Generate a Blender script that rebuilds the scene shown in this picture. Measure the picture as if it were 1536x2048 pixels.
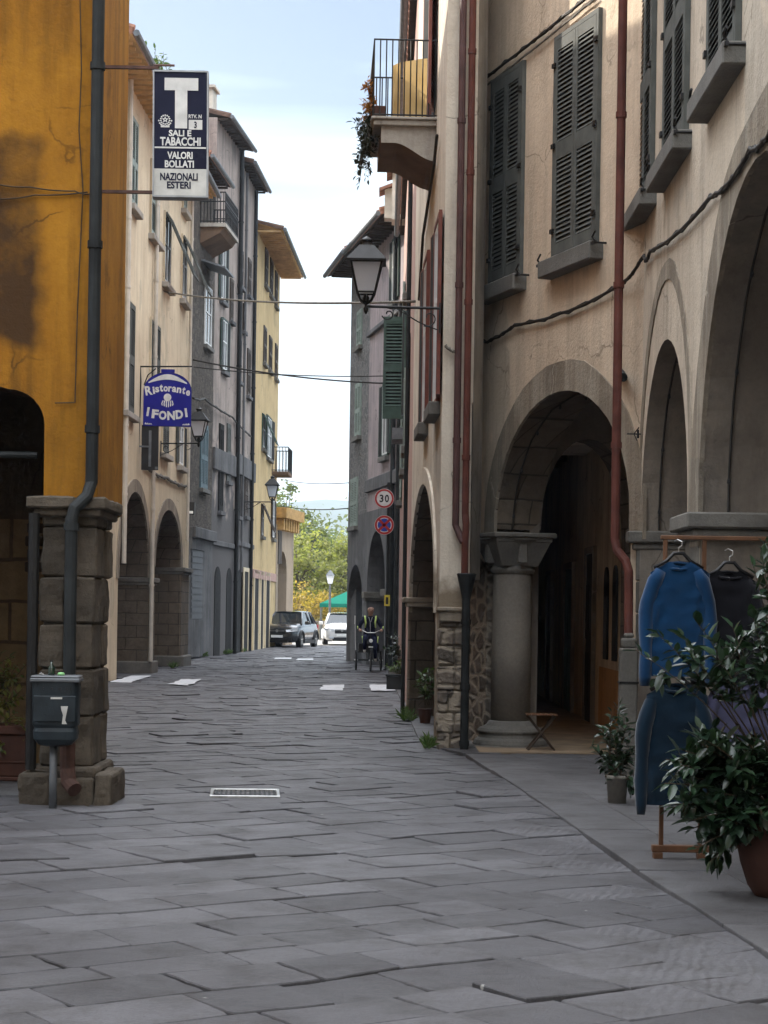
import bpy, bmesh, math, random
from mathutils import Vector, Matrix, noise
from mathutils.geometry import tessellate_polygon
random.seed(7)
R = math.radians
S = bpy.context.scene
COL = S.collection
for o in list(bpy.data.objects):
    bpy.data.objects.remove(o)

# ------------------------------------------------------------------ camera
F, HY, ROLL, CH = 3800.0, 1224.0, 0.015, 1.6
cr, sr = math.cos(ROLL), math.sin(ROLL)
cd = bpy.data.cameras.new('camera')
cd.sensor_fit = 'VERTICAL'; cd.sensor_height = 36.0; cd.lens = 36.0 * F / 2048.0
cd.shift_y = (HY - 1024.0) / 2048.0
cd.clip_end = 20000; cd.clip_start = 0.1
cam = bpy.data.objects.new('camera', cd); COL.objects.link(cam)
cam.matrix_world = Matrix(((cr, -sr, 0, 0), (0, 0, -1, 0), (sr, cr, 0, CH), (0, 0, 0, 1)))
S.camera = cam

# ------------------------------------------------------------------ light
SUN_EL, SUN_AZ = R(28.5), R(-50)            # azimuth from +Y towards +X
w = bpy.data.worlds.new('World'); S.world = w; w.use_nodes = True
nt = w.node_tree; bg = nt.nodes['Background']
sky = nt.nodes.new('ShaderNodeTexSky'); sky.sky_type = 'NISHITA'
sky.sun_disc = False; sky.sun_elevation = SUN_EL; sky.sun_rotation = SUN_AZ
sky.air_density = 1.0; sky.dust_density = 1.4; sky.ozone_density = 1.0; sky.altitude = 200
# thin streaks of high cloud, by direction
tc = nt.nodes.new('ShaderNodeTexCoord'); mp = nt.nodes.new('ShaderNodeMapping')
mp.inputs['Scale'].default_value = (1.2, 2.0, 9.0); mp.inputs['Rotation'].default_value = (0, R(8), R(20))
nt.links.new(tc.outputs['Generated'], mp.inputs['Vector'])
cn = nt.nodes.new('ShaderNodeTexNoise'); cn.inputs['Scale'].default_value = 1.6; cn.inputs['Detail'].default_value = 5
nt.links.new(mp.outputs['Vector'], cn.inputs['Vector'])
crp = nt.nodes.new('ShaderNodeValToRGB'); crp.color_ramp.elements[0].position = .42; crp.color_ramp.elements[1].position = .66
crp.color_ramp.elements[0].color = (0, 0, 0, 1); crp.color_ramp.elements[1].color = (.8, .8, .8, 1)
nt.links.new(cn.outputs['Fac'], crp.inputs['Fac'])
cm = nt.nodes.new('ShaderNodeMixRGB'); cm.blend_type = 'MIX'; cm.inputs['Color2'].default_value = (12.0, 13.9, 14.3, 1)
nt.links.new(crp.outputs['Color'], cm.inputs['Fac']); nt.links.new(sky.outputs['Color'], cm.inputs['Color1'])
# bright cloud sheet added overhead, out of view, to brighten the shaded street
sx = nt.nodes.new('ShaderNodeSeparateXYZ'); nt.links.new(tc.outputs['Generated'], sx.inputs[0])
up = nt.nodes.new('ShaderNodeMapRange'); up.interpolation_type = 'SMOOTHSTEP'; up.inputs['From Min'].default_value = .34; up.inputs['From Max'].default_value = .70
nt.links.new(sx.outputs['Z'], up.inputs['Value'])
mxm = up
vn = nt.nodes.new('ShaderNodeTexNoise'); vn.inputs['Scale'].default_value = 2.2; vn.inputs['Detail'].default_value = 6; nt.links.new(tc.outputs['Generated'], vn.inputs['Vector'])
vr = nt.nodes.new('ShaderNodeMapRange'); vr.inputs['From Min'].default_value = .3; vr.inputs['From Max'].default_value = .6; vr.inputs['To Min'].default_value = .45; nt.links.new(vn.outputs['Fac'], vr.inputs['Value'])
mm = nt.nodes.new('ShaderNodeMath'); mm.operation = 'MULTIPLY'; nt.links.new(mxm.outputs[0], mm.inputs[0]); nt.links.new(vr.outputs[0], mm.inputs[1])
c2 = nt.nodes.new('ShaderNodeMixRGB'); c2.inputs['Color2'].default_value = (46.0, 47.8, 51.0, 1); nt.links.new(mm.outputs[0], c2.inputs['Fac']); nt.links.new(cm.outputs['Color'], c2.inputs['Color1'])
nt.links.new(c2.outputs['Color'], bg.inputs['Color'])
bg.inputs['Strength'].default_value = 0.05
sl = bpy.data.lights.new('sun', 'SUN'); sl.energy = 3.6; sl.angle = R(.55); sl.color = (1.0, .92, .80)
sun = bpy.data.objects.new('sun', sl); COL.objects.link(sun)
sd = Vector((math.sin(SUN_AZ) * math.cos(SUN_EL), math.cos(SUN_AZ) * math.cos(SUN_EL), math.sin(SUN_EL)))
sun.rotation_euler = sd.to_track_quat('Z', 'Y').to_euler(); sun.location = (-30, 30, 40)
S.view_settings.view_transform = 'Standard'; S.view_settings.look = 'None'
S.view_settings.exposure = 1.24; S.view_settings.gamma = 1.0
S.cycles.max_bounces = 6; S.cycles.diffuse_bounces = 4; S.cycles.volume_bounces = 0
S.cycles.use_adaptive_sampling = True; S.cycles.adaptive_threshold = 0.02

# ------------------------------------------------------------------ helpers
def ray(x, y):
    cx, cy = (x - 768) / F, (HY - y) / F
    return cx * cr - cy * sr, cx * sr + cy * cr
def P(x, y, Y):
    a, b = ray(x, y); return Vector((a * Y, Y, CH + b * Y))
def G(x, y, z=0.0):
    a, b = ray(x, y); Y = (z - CH) / b; return Vector((a * Y, Y, z))
def V2(p): return Vector((p[0], p[1]))
def nz(p, sc=1.0): return noise.noise(Vector(p) * sc)

class Fac:
    """a vertical plane over the plan line A>B; sgn picks the street side"""
    def __init__(s, A, B, sgn):
        s.A, s.B = V2(A), V2(B); s.L = (s.B - s.A).length; s.d = (s.B - s.A) / s.L
        s.n = Vector((-s.d.y, s.d.x)) * sgn
    def at(s, a, o, z):
        p = s.A + s.d * a + s.n * o; return Vector((p.x, p.y, z))
    def hit(s, x, y, out=0.0):
        a, b = ray(x, y); A = s.A + s.n * out
        t = A.dot(s.n) / (a * s.n.x + s.n.y)
        return (Vector((a * t, t)) - A).dot(s.d), CH + b * t
    def M(s, a=0, o=0, z=0):
        p = s.at(a, o, z)
        return Matrix(((s.d.x, s.n.x, 0, p.x), (s.d.y, s.n.y, 0, p.y), (0, 0, 1, p.z), (0, 0, 0, 1)))

def rootof(o):
    while o.parent: o = o.parent
    return o

class MB:
    def __init__(s, M=None): s.v, s.f, s.m, s.M = [], [], [], M
    def add(s, vs, fs, mi=0, M=None):
        b = len(s.v)
        for p in vs:
            p = Vector(p)
            if M is not None: p = M @ p
            if s.M is not None: p = s.M @ p
            s.v.append(p)
        for f in fs: s.f.append([b + i for i in f]); s.m.append(mi)
        return s
    def box(s, a, b, mi=0, M=None):
        x0, y0, z0 = a; x1, y1, z1 = b
        return s.add([(x0,y0,z0),(x1,y0,z0),(x1,y1,z0),(x0,y1,z0),(x0,y0,z1),(x1,y0,z1),(x1,y1,z1),(x0,y1,z1)],
              [(0,3,2,1),(4,5,6,7),(0,1,5,4),(1,2,6,5),(2,3,7,6),(3,0,4,7)], mi, M)
    def quad(s, a, b, c, d, mi=0, M=None): return s.add([a,b,c,d], [(0,1,2,3)], mi, M)
    def tube(s, pts, r, n=8, mi=0, caps=True, M=None):
        pts = [Vector(p) for p in pts]; N = len(pts)
        rs = r if isinstance(r, (list, tuple)) else [r] * N
        vs, fs = [], []; up = None
        for i, p in enumerate(pts):
            t = (pts[min(i+1, N-1)] - pts[max(i-1, 0)]).normalized()
            if up is None:
                up = Vector((0,0,1)) if abs(t.z) < .9 else Vector((1,0,0))
            a = t.cross(up)
            if a.length < 1e-4: a = t.cross(Vector((0,1,0)))
            a.normalize(); bb = a.cross(t).normalized(); up = bb
            for k in range(n):
                q = 2 * math.pi * k / n
                vs.append(p + (a * math.cos(q) + bb * math.sin(q)) * rs[i])
        for i in range(N - 1):
            for k in range(n):
                fs.append((i*n+k, i*n+(k+1)%n, (i+1)*n+(k+1)%n, (i+1)*n+k))
        if caps: fs.append(tuple(range(n))[::-1]); fs.append(tuple((N-1)*n+k for k in range(n)))
        return s.add(vs, fs, mi, M)
    def lathe(s, prof, n=16, mi=0, M=None, q0=0.0):
        vs, fs = [], []
        for r, z in prof:
            for k in range(n):
                q = q0 + 2*math.pi*k/n; vs.append((r*math.cos(q), r*math.sin(q), z))
        for i in range(len(prof)-1):
            for k in range(n): fs.append((i*n+k, i*n+(k+1)%n, (i+1)*n+(k+1)%n, (i+1)*n+k))
        fs.append(tuple(range(n))[::-1]); fs.append(tuple((len(prof)-1)*n+k for k in range(n)))
        return s.add(vs, fs, mi, M)
    def prism(s, loops, y0, y1, mi=0, mis=None, M=None, mit=None):
        """loops: outer + holes in (x,z); extruded along local y; holes' sides take mis"""
        if not isinstance(loops[0][0], (list, tuple, Vector)): loops = [loops]
        tri = tessellate_polygon([[Vector((p[0], p[1], 0)) for p in l] for l in loops])
        flat = [p for l in loops for p in l]; n = len(flat)
        vs = [(p[0], y0, p[1]) for p in flat] + [(p[0], y1, p[1]) for p in flat]
        s.add(vs, [tuple(t) for t in tri] + [tuple(i+n for i in t[::-1]) for t in tri], mi, M)
        b = len(s.v) - 2*n; off = 0
        for li, l in enumerate(loops):
            k = len(l)
            for i in range(k):
                s.f.append([b+off+i, b+off+(i+1)%k, b+n+off+(i+1)%k, b+n+off+i])
                s.m.append((mis if mis is not None else mi) if li else (mit if mit is not None else mi))
            off += k
        return s
    def poly(s, pts, z0, z1, mi=0):
        """plan polygon extruded upwards"""
        tri = tessellate_polygon([[Vector((p[0], p[1], 0)) for p in pts]]); n = len(pts)
        s.add([(p[0],p[1],z0) for p in pts] + [(p[0],p[1],z1) for p in pts],
              [tuple(t) for t in tri] + [tuple(i+n for i in t) for t in tri] + [(i,(i+1)%n,n+(i+1)%n,n+i) for i in range(n)], mi)
        return s
    def text(s, body, size, M, ext=.003, off=0.0, mi=0, ax='CENTER', sx=1.0, shear=0.0):
        c = bpy.data.curves.new('lettering', 'FONT'); c.body = body; c.size = size; c.extrude = ext; c.offset = off
        c.align_x = ax; c.align_y = 'CENTER'; c.resolution_u = 3; c.shear = shear
        o = bpy.data.objects.new('lettering', c); COL.objects.link(o)
        me = bpy.data.meshes.new_from_object(o.evaluated_get(bpy.context.evaluated_depsgraph_get()))
        s.add([(v.co.x*sx, v.co.y, v.co.z) for v in me.vertices], [tuple(p.vertices) for p in me.polygons], mi, M)
        bpy.data.objects.remove(o); bpy.data.curves.remove(c); bpy.data.meshes.remove(me)
        return s
    def build(s, name, mats, parent=None, loc=None, smooth=False, bevel=0, seg=1, normals=True, sub=0):
        off = Vector(loc) if loc is not None else (Vector(rootof(parent).location) if parent else Vector((0,0,0)))
        me = bpy.data.meshes.new(name)
        me.from_pydata([p - off for p in s.v], [], s.f)
        if not isinstance(mats, (list, tuple)): mats = [mats]
        for m in mats: me.materials.append(m)
        if len(mats) > 1: me.polygons.foreach_set('material_index', s.m)
        if normals:
            bm = bmesh.new(); bm.from_mesh(me); bmesh.ops.recalc_face_normals(bm, faces=bm.faces); bm.to_mesh(me); bm.free()
        if smooth: me.polygons.foreach_set('use_smooth', [True]*len(me.polygons))
        me.update()
        o = bpy.data.objects.new(name, me); COL.objects.link(o)
        if parent: o.parent = parent
        elif loc is not None: o.location = loc
        if bevel:
            b = o.modifiers.new('bevel', 'BEVEL'); b.width = bevel; b.segments = seg; b.limit_method = 'ANGLE'; b.angle_limit = R(40)
        if sub:
            b = o.modifiers.new('sub', 'SUBSURF'); b.levels = b.render_levels = sub
        return o

_ct = bpy.data.textures.new('stone relief', 'CLOUDS'); _ct.noise_scale = .16; _ct.noise_depth = 4
def rough(o, k=.03, lev=3):
    """worn, chipped relief on stone blocks"""
    s = o.modifiers.new('cut', 'SUBSURF'); s.subdivision_type = 'SIMPLE'; s.levels = s.render_levels = lev
    d = o.modifiers.new('relief', 'DISPLACE'); d.texture = _ct; d.strength = k; d.mid_level = .5; d.texture_coords = 'GLOBAL'
    return o
def tag(o, label=None, cat=None, group=None, kind=None):
    if label: o['label'] = label
    if cat: o['category'] = cat
    if group: o['group'] = group
    if kind: o['kind'] = kind
    return o
def thing(name, label, cat, loc=(0,0,0), group=None):
    o = bpy.data.objects.new(name, None); COL.objects.link(o); o.location = loc; o.empty_display_size = .2
    return tag(o, label, cat, group)
def copy_tree(o, parent=None):
    c = o.copy(); COL.objects.link(c); c.parent = parent
    for ch in list(o.children): copy_tree(ch, c)
    return c

# ------------------------------------------------------------------ materials
def newmat(name):
    m = bpy.data.materials.new(name); m.use_nodes = True
    t = m.node_tree; return m, t, t.nodes['Principled BSDF']
def N(t, typ, **kw):
    n = t.nodes.new('ShaderNode' + typ)
    for k, v in kw.items():
        if k in n.inputs: n.inputs[k].default_value = v
        else: setattr(n, k, v)
    return n
def L(t, a, b): t.links.new(a, b)
def c4(c): return (c[0], c[1], c[2], 1)
def mix(t, fac, a, b, mode='MIX'):
    n = t.nodes.new('ShaderNodeMixRGB'); n.blend_type = mode
    for sock, val in (('Fac', fac), ('Color1', a), ('Color2', b)):
        if isinstance(val, (int, float)): n.inputs[sock].default_value = val
        elif isinstance(val, (tuple, list)): n.inputs[sock].default_value = c4(val)
        else: L(t, val, n.inputs[sock])
    return n.outputs['Color']
def pos(t, scale=(1,1,1), rot=(0,0,0)):
    g = N(t, 'NewGeometry'); m = N(t, 'Mapping'); m.inputs['Scale'].default_value = scale; m.inputs['Rotation'].default_value = rot
    L(t, g.outputs['Position'], m.inputs['Vector']); return m.outputs['Vector']
def objpos(t, scale=(1,1,1)):
    g = N(t, 'TexCoord'); m = N(t, 'Mapping'); m.inputs['Scale'].default_value = scale
    L(t, g.outputs['Object'], m.inputs['Vector']); return m.outputs['Vector']
def nse(t, vec, sc, det=4, rough=.55):
    n = N(t, 'TexNoise'); n.inputs['Scale'].default_value = sc; n.inputs['Detail'].default_value = det; n.inputs['Roughness'].default_value = rough
    L(t, vec, n.inputs['Vector']); return n.outputs['Fac']
def ramp(t, fac, p0, p1, c0=(0,0,0), c1=(1,1,1)):
    r = N(t, 'ValToRGB'); e = r.color_ramp.elements; e[0].position = p0; e[1].position = p1; e[0].color = c4(c0); e[1].color = c4(c1)
    L(t, fac, r.inputs['Fac']); return r.outputs['Color']
def bump(t, b, h, strength=.3, dist=.02):
    n = N(t, 'Bump'); n.inputs['Strength'].default_value = strength; n.inputs['Distance'].default_value = dist
    L(t, h, n.inputs['Height']); L(t, n.outputs['Normal'], b.inputs['Normal'])
def flat(name, col, rough=.6, metal=0.0, spec=.4, var=.25, sc=6.0, bmp=.15):
    m, t, b = newmat(name); p = pos(t)
    f = nse(t, p, sc, 5)
    L(t, mix(t, ramp(t, f, .3, .7), tuple(c*(1-var) for c in col), tuple(min(1, c*(1+var)) for c in col)), b.inputs['Base Color'])
    b.inputs['Roughness'].default_value = rough; b.inputs['Metallic'].default_value = metal; b.inputs['Specular IOR Level'].default_value = spec
    if bmp: bump(t, b, nse(t, p, sc*8, 4), bmp, .005)
    return m
def plaster(name, c1, c2, grime=(.12,.10,.08), streak=.35, gr=.3, bmp=.35, patch=None, low=None):
    """old lime plaster: broad tone drift, rain streaks, blotches that have lost their skin"""
    m, t, b = newmat(name); p = pos(t)
    col = mix(t, ramp(t, nse(t, p, .7, 7, .68), .36, .64), c1, tuple(q*.9 for q in c2))
    col = mix(t, mix(t, 1.0, ramp(t, nse(t, pos(t, (1.7,1.7,.16)), 2.2, 7, .68), .46, .74), (streak,)*3, 'MULTIPLY'), col, grime)
    col = mix(t, mix(t, 1.0, ramp(t, nse(t, p, 1.9, 8, .72), .56, .74), (gr,)*3, 'MULTIPLY'), col, grime)
    # cracks, and repairs in a slightly different mix
    rp = nse(t, p, .55, 3, .5); col = mix(t, ramp(t, rp, .60, .612), col, mix(t, 1.0, col, (.86,.88,.90), 'MULTIPLY'))
    wb = N(t, 'TexNoise'); wb.inputs['Scale'].default_value = 2.2; wb.inputs['Detail'].default_value = 5; L(t, p, wb.inputs['Vector'])
    wv_ = N(t, 'VectorMath', operation='MULTIPLY_ADD'); L(t, wb.outputs['Color'], wv_.inputs[0]); wv_.inputs[1].default_value = (.5,.5,.5); L(t, p, wv_.inputs[2])
    ce = N(t, 'TexVoronoi', feature='DISTANCE_TO_EDGE'); ce.inputs['Scale'].default_value = .8; L(t, wv_.outputs[0], ce.inputs['Vector'])
    flk = nse(t, p, 2.8, 10, .8); col = mix(t, ramp(t, flk, .655, .675, (0,)*3, (.55,)*3), col, tuple(min(1, q*.62+.10) for q in c2))
    ck = mix(t, 1.0, ramp(t, ce.outputs['Distance'], .003, .009, (.75,)*3, (0,)*3), ramp(t, nse(t, p, 1.1, 3), .5, .58), 'MULTIPLY')
    col = mix(t, ck, col, grime)
    fine = nse(t, p, 28, 5, .65)
    col = mix(t, .35, col, mix(t, 1.0, col, ramp(t, fine, .25, .8, (.72,)*3, (1.15,)*3), 'MULTIPLY'))
    if low:                                     # a second tone towards the street, with a ragged upper edge
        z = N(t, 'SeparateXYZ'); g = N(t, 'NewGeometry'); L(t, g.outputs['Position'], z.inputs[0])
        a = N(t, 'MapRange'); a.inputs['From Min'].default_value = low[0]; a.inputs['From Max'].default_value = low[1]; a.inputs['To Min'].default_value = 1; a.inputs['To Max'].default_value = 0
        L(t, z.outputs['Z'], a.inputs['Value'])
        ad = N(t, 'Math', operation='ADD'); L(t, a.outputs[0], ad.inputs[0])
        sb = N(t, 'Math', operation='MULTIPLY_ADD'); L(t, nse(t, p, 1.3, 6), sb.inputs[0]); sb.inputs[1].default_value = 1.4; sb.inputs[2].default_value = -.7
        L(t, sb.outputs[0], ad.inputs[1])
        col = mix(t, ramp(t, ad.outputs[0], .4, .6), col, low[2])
    if patch:                                   # a repaired field of darker paint with ragged edges
        g = N(t, 'NewGeometry'); sp = N(t, 'SeparateXYZ')
        wob = N(t, 'TexNoise'); wob.inputs['Scale'].default_value = 2.5; wob.inputs['Detail'].default_value = 6; L(t, g.outputs['Position'], wob.inputs['Vector'])
        ad = N(t, 'VectorMath', operation='MULTIPLY_ADD'); L(t, wob.outputs['Color'], ad.inputs[0]); ad.inputs[1].default_value = (.3,.3,.3); L(t, g.outputs['Position'], ad.inputs[2])
        L(t, ad.outputs[0], sp.inputs[0])
        tot = None
        for ax, lo, hi in patch[0]:
            for sgn, lim in ((1, lo), (-1, hi)):
                q = N(t, 'MapRange'); q.inputs['From Min'].default_value = lim - .06*sgn; q.inputs['From Max'].default_value = lim + .06*sgn
                L(t, sp.outputs[ax], q.inputs['Value'])
                if tot is None: tot = q.outputs[0]
                else:
                    mm = N(t, 'Math', operation='MULTIPLY'); L(t, tot, mm.inputs[0]); L(t, q.outputs[0], mm.inputs[1]); tot = mm.outputs[0]
        mm = N(t, 'Math', operation='MULTIPLY'); L(t, tot, mm.inputs[0]); L(t, ramp(t, nse(t, p, 1.6, 6), .2, .5), mm.inputs[1])
        col = mix(t, mm.outputs[0], col, patch[1])
    L(t, col, b.inputs['Base Color']); b.inputs['Roughness'].default_value = .9; b.inputs['Specular IOR Level'].default_value = .15
    h = N(t, 'Math', operation='ADD'); L(t, nse(t, p, 3.5, 6), h.inputs[0]); hm = N(t, 'Math', operation='MULTIPLY'); L(t, fine, hm.inputs[0]); hm.inputs[1].default_value = .5; L(t, hm.outputs[0], h.inputs[1])
    bump(t, b, h.outputs[0], bmp, .03)
    return m
def stone(name, c1, c2, sc=3.0, bmp=.5, isl=.35, light=None):
    m, t, b = newmat(name); p = pos(t)
    col = mix(t, ramp(t, nse(t, p, sc, 8, .65), .3, .7), c1, c2)
    g = N(t, 'NewGeometry')
    mr = N(t, 'MapRange'); mr.inputs['To Min'].default_value = 1 - isl; mr.inputs['To Max'].default_value = 1 + isl; L(t, g.outputs['Random Per Island'], mr.inputs['Value'])
    v = N(t, 'VectorMath', operation='SCALE'); L(t, col, v.inputs[0]); L(t, mr.outputs[0], v.inputs['Scale']); col = v.outputs[0]
    if light: col = mix(t, ramp(t, nse(t, p, 2.6, 9, .75), light[1], light[1]+.06), col, light[0])
    fine = nse(t, p, 32, 6, .7)
    col = mix(t, .5, col, mix(t, 1.0, col, ramp(t, fine, .25, .75, (.55,)*3, (1.2,)*3), 'MULTIPLY'))
    L(t, col, b.inputs['Base Color']); b.inputs['Roughness'].default_value = .85; b.inputs['Specular IOR Level'].default_value = .25
    h = N(t, 'Math', operation='ADD'); L(t, nse(t, p, 7, 8, .6), h.inputs[0]); L(t, fine, h.inputs[1]); bump(t, b, h.outputs[0], bmp, .02)
    return m
def courses(name, c1, c2, mort, bw=.55, bh=.3, ms=.012, bmp=.6):
    """dressed blocks laid in courses (u runs along x+y, v is height)"""
    m, t, b = newmat(name); g = N(t, 'NewGeometry'); sp = N(t, 'SeparateXYZ'); L(t, g.outputs['Position'], sp.inputs[0])
    ad = N(t, 'Math', operation='ADD'); L(t, sp.outputs['X'], ad.inputs[0]); L(t, sp.outputs['Y'], ad.inputs[1])
    cb = N(t, 'CombineXYZ'); L(t, ad.outputs[0], cb.inputs['X']); L(t, sp.outputs['Z'], cb.inputs['Y'])
    wob = N(t, 'TexNoise'); wob.inputs['Scale'].default_value = 3; L(t, g.outputs['Position'], wob.inputs['Vector'])
    av = N(t, 'VectorMath', operation='MULTIPLY_ADD'); L(t, wob.outputs['Color'], av.inputs[0]); av.inputs[1].default_value = (.05,.05,0); L(t, cb.outputs[0], av.inputs[2])
    br = N(t, 'TexBrick'); L(t, av.outputs[0], br.inputs['Vector'])
    br.inputs['Scale'].default_value = 1; br.inputs['Brick Width'].default_value = bw; br.inputs['Row Height'].default_value = bh; br.inputs['Mortar Size'].default_value = ms
    br.inputs['Color1'].default_value = c4(c1); br.inputs['Color2'].default_value = c4(c2); br.inputs['Mortar'].default_value = c4(mort); br.inputs['Mortar Smooth'].default_value = .3
    p = pos(t); col = mix(t, .6, br.outputs['Color'], mix(t, 1.0, br.outputs['Color'], ramp(t, nse(t, p, 6, 8, .7), .25, .75, (.45,)*3, (1.4,)*3), 'MULTIPLY'))
    L(t, col, b.inputs['Base Color']); b.inputs['Roughness'].default_value = .9; b.inputs['Specular IOR Level'].default_value = .2
    h = N(t, 'Math', operation='SUBTRACT'); L(t, nse(t, p, 14, 8, .65), h.inputs[0]); L(t, br.outputs['Fac'], h.inputs[1]); bump(t, b, h.outputs[0], bmp, .03)
    return m
def rubble(name, c1, c2, mort, sc=3.2, zs=1.5, mw=.05):
    m, t, b = newmat(name); p = pos(t, (1,1,zs))
    wob = N(t, 'TexNoise'); wob.inputs['Scale'].default_value = 4; L(t, p, wob.inputs['Vector'])
    av = N(t, 'VectorMath', operation='MULTIPLY_ADD'); L(t, wob.outputs['Color'], av.inputs[0]); av.inputs[1].default_value = (.16,.16,.16); L(t, p, av.inputs[2])
    vo = N(t, 'TexVoronoi'); vo.inputs['Scale'].default_value = sc; L(t, av.outputs[0], vo.inputs['Vector'])
    ve = N(t, 'TexVoronoi', feature='DISTANCE_TO_EDGE'); ve.inputs['Scale'].default_value = sc; L(t, av.outputs[0], ve.inputs['Vector'])
    sp = N(t, 'SeparateColor'); L(t, vo.outputs['Color'], sp.inputs[0])
    col = mix(t, sp.outputs[0], c1, c2)
    col = mix(t, .6, col, mix(t, 1.0, col, ramp(t, nse(t, pos(t), 12, 8, .7), .25, .75, (.5,)*3, (1.35,)*3), 'MULTIPLY'))
    e = ramp(t, ve.outputs['Distance'], mw*.5, mw*1.6)
    col = mix(t, e, mort, col)
    L(t, col, b.inputs['Base Color']); b.inputs['Roughness'].default_value = .92; b.inputs['Specular IOR Level'].default_value = .2
    h = N(t, 'Math', operation='ADD'); L(t, e, h.inputs[0]); L(t, nse(t, pos(t), 16, 7), h.inputs[1]); bump(t, b, h.outputs[0], .8, .04)
    return m
def slabmat(name, c1, c2, chisel=True, rough=(.34,.66)):
    m, t, b = newmat(name); p = pos(t); g = N(t, 'NewGeometry'); rnd = g.outputs['Random Per Island']
    col = mix(t, rnd, c1, c2)
    col = mix(t, ramp(t, nse(t, p, .45, 7, .65), .38, .62), col, mix(t, 1.0, col, (.66,.65,.66), 'MULTIPLY'))
    st = nse(t, p, 2.2, 9, .7)
    col = mix(t, ramp(t, st, .48, .70), col, mix(t, 1.0, col, (.52,.50,.47), 'MULTIPLY'))
    fine = nse(t, p, 60, 6, .75)
    col = mix(t, .55, col, mix(t, 1.0, col, ramp(t, fine, .3, .7, (.48,)*3, (1.45,)*3), 'MULTIPLY'))
    # dropped gum and pale specks
    vo = N(t, 'TexVoronoi'); vo.inputs['Scale'].default_value = 1.9; L(t, p, vo.inputs['Vector'])
    col = mix(t, ramp(t, vo.outputs['Distance'], .022, .03, (.7,)*3, (0,)*3), col, (.5,.5,.47))
    L(t, col, b.inputs['Base Color'])
    rr = N(t, 'MapRange'); rr.inputs['To Min'].default_value = rough[0]; rr.inputs['To Max'].default_value = rough[1]; L(t, st, rr.inputs['Value']); L(t, rr.outputs[0], b.inputs['Roughness'])
    b.inputs['Specular IOR Level'].default_value = .35
    hh = N(t, 'Math', operation='ADD'); L(t, nse(t, p, 5, 7, .6), hh.inputs[0]); fm = N(t, 'Math', operation='MULTIPLY'); L(t, fine, fm.inputs[0]); fm.inputs[1].default_value = .55; L(t, fm.outputs[0], hh.inputs[1])
    out = hh.outputs[0]
    if chisel:                                   # rows of tool marks, on some of the slabs
        wv = N(t, 'TexWave', wave_type='BANDS', bands_direction='X'); wv.inputs['Scale'].default_value = 5.2; wv.inputs['Distortion'].default_value = 5.5; wv.inputs['Detail'].default_value = 4; wv.inputs['Detail Scale'].default_value = 1.1
        L(t, pos(t, (1,1,1), (0,0,R(14))), wv.inputs['Vector'])
        ms = ramp(t, rnd, .45, .5)
        sx = N(t, 'SeparateXYZ'); L(t, g.outputs['Position'], sx.inputs[0])
        mx = N(t, 'MapRange'); mx.inputs['From Min'].default_value = .1; mx.inputs['From Max'].default_value = 1.2; L(t, sx.outputs['X'], mx.inputs['Value'])
        mm = N(t, 'Math', operation='MULTIPLY'); L(t, ms, mm.inputs[0]); L(t, mx.outputs[0], mm.inputs[1])
        mk = N(t, 'Math', operation='MULTIPLY'); L(t, mm.outputs[0], mk.inputs[0]); L(t, ramp(t, nse(t, p, 1.7, 5), .42, .62), mk.inputs[1])
        m2 = N(t, 'Math', operation='MULTIPLY'); L(t, mk.outputs[0], m2.inputs[0]); L(t, wv.outputs['Fac'], m2.inputs[1])
        m3 = N(t, 'Math', operation='MULTIPLY_ADD'); L(t, m2.outputs[0], m3.inputs[0]); m3.inputs[1].default_value = .42; L(t, out, m3.inputs[2]); out = m3.outputs[0]
    bump(t, b, out, .75, .025)
    return m
def glass(name, col=(.02,.025,.03), rough=.08):
    m, t, b = newmat(name); b.inputs['Base Color'].default_value = c4(col); b.inputs['Roughness'].default_value = rough; b.inputs['Specular IOR Level'].default_value = .8
    return m
def leafmat(name, c1, c2, rough=.35, trans=.25, spec=.5):
    m, t, b = newmat(name); g = N(t, 'NewGeometry')
    col = mix(t, g.outputs['Random Per Island'], c1, c2)
    L(t, col, b.inputs['Base Color']); b.inputs['Roughness'].default_value = rough; b.inputs['Specular IOR Level'].default_value = spec
    if trans:
        tr = N(t, 'BsdfTranslucent'); L(t, mix(t, 1.0, col, (1.3,1.5,.6), 'MULTIPLY'), tr.inputs['Color'])
        ms = N(t, 'MixShader'); ms.inputs[0].default_value = trans
        L(t, b.outputs[0], ms.inputs[1]); L(t, tr.outputs[0], ms.inputs[2])
        L(t, ms.outputs[0], t.nodes['Material Output'].inputs['Surface'])
    return m

M = {}
M['cream_r'] = plaster('cream plaster', (.70,.575,.435), (.62,.50,.375), (.22,.175,.13), .5, .4, .5)
M['cream_n'] = plaster('weathered cream plaster', (.62,.535,.425), (.54,.46,.365), (.20,.17,.135), .55, .45, .5)
M['white_r'] = plaster('pale weathered plaster', (.70,.64,.54), (.62,.55,.45), (.20,.165,.13), .5, .3, .4, low=(.3, 3.2, (.22,.18,.13)))
M['pink_r'] = plaster('pink plaster', (.50,.33,.28), (.44,.30,.26), (.15,.12,.10), .4, .3, .35)
M['lilac_r'] = plaster('mauve plaster', (.36,.30,.30), (.30,.26,.265), (.10,.09,.09), .5, .35, .4, low=(2.6, 4.4, (.17,.175,.18)))
M['orange'] = plaster('ochre orange plaster', (.40,.185,.020), (.30,.13,.015), (.07,.033,.010), .8, .7, .35, patch=((('X',-9,-2.70),('Z',3.88,5.60)), (.06,.032,.014)))
M['orange_side'] = plaster('shaded ochre plaster', (.30,.13,.015), (.22,.09,.012), (.06,.026,.008), .6, .6, .3)  # darker copy of the orange plaster: shade of the side put into the colour
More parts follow.
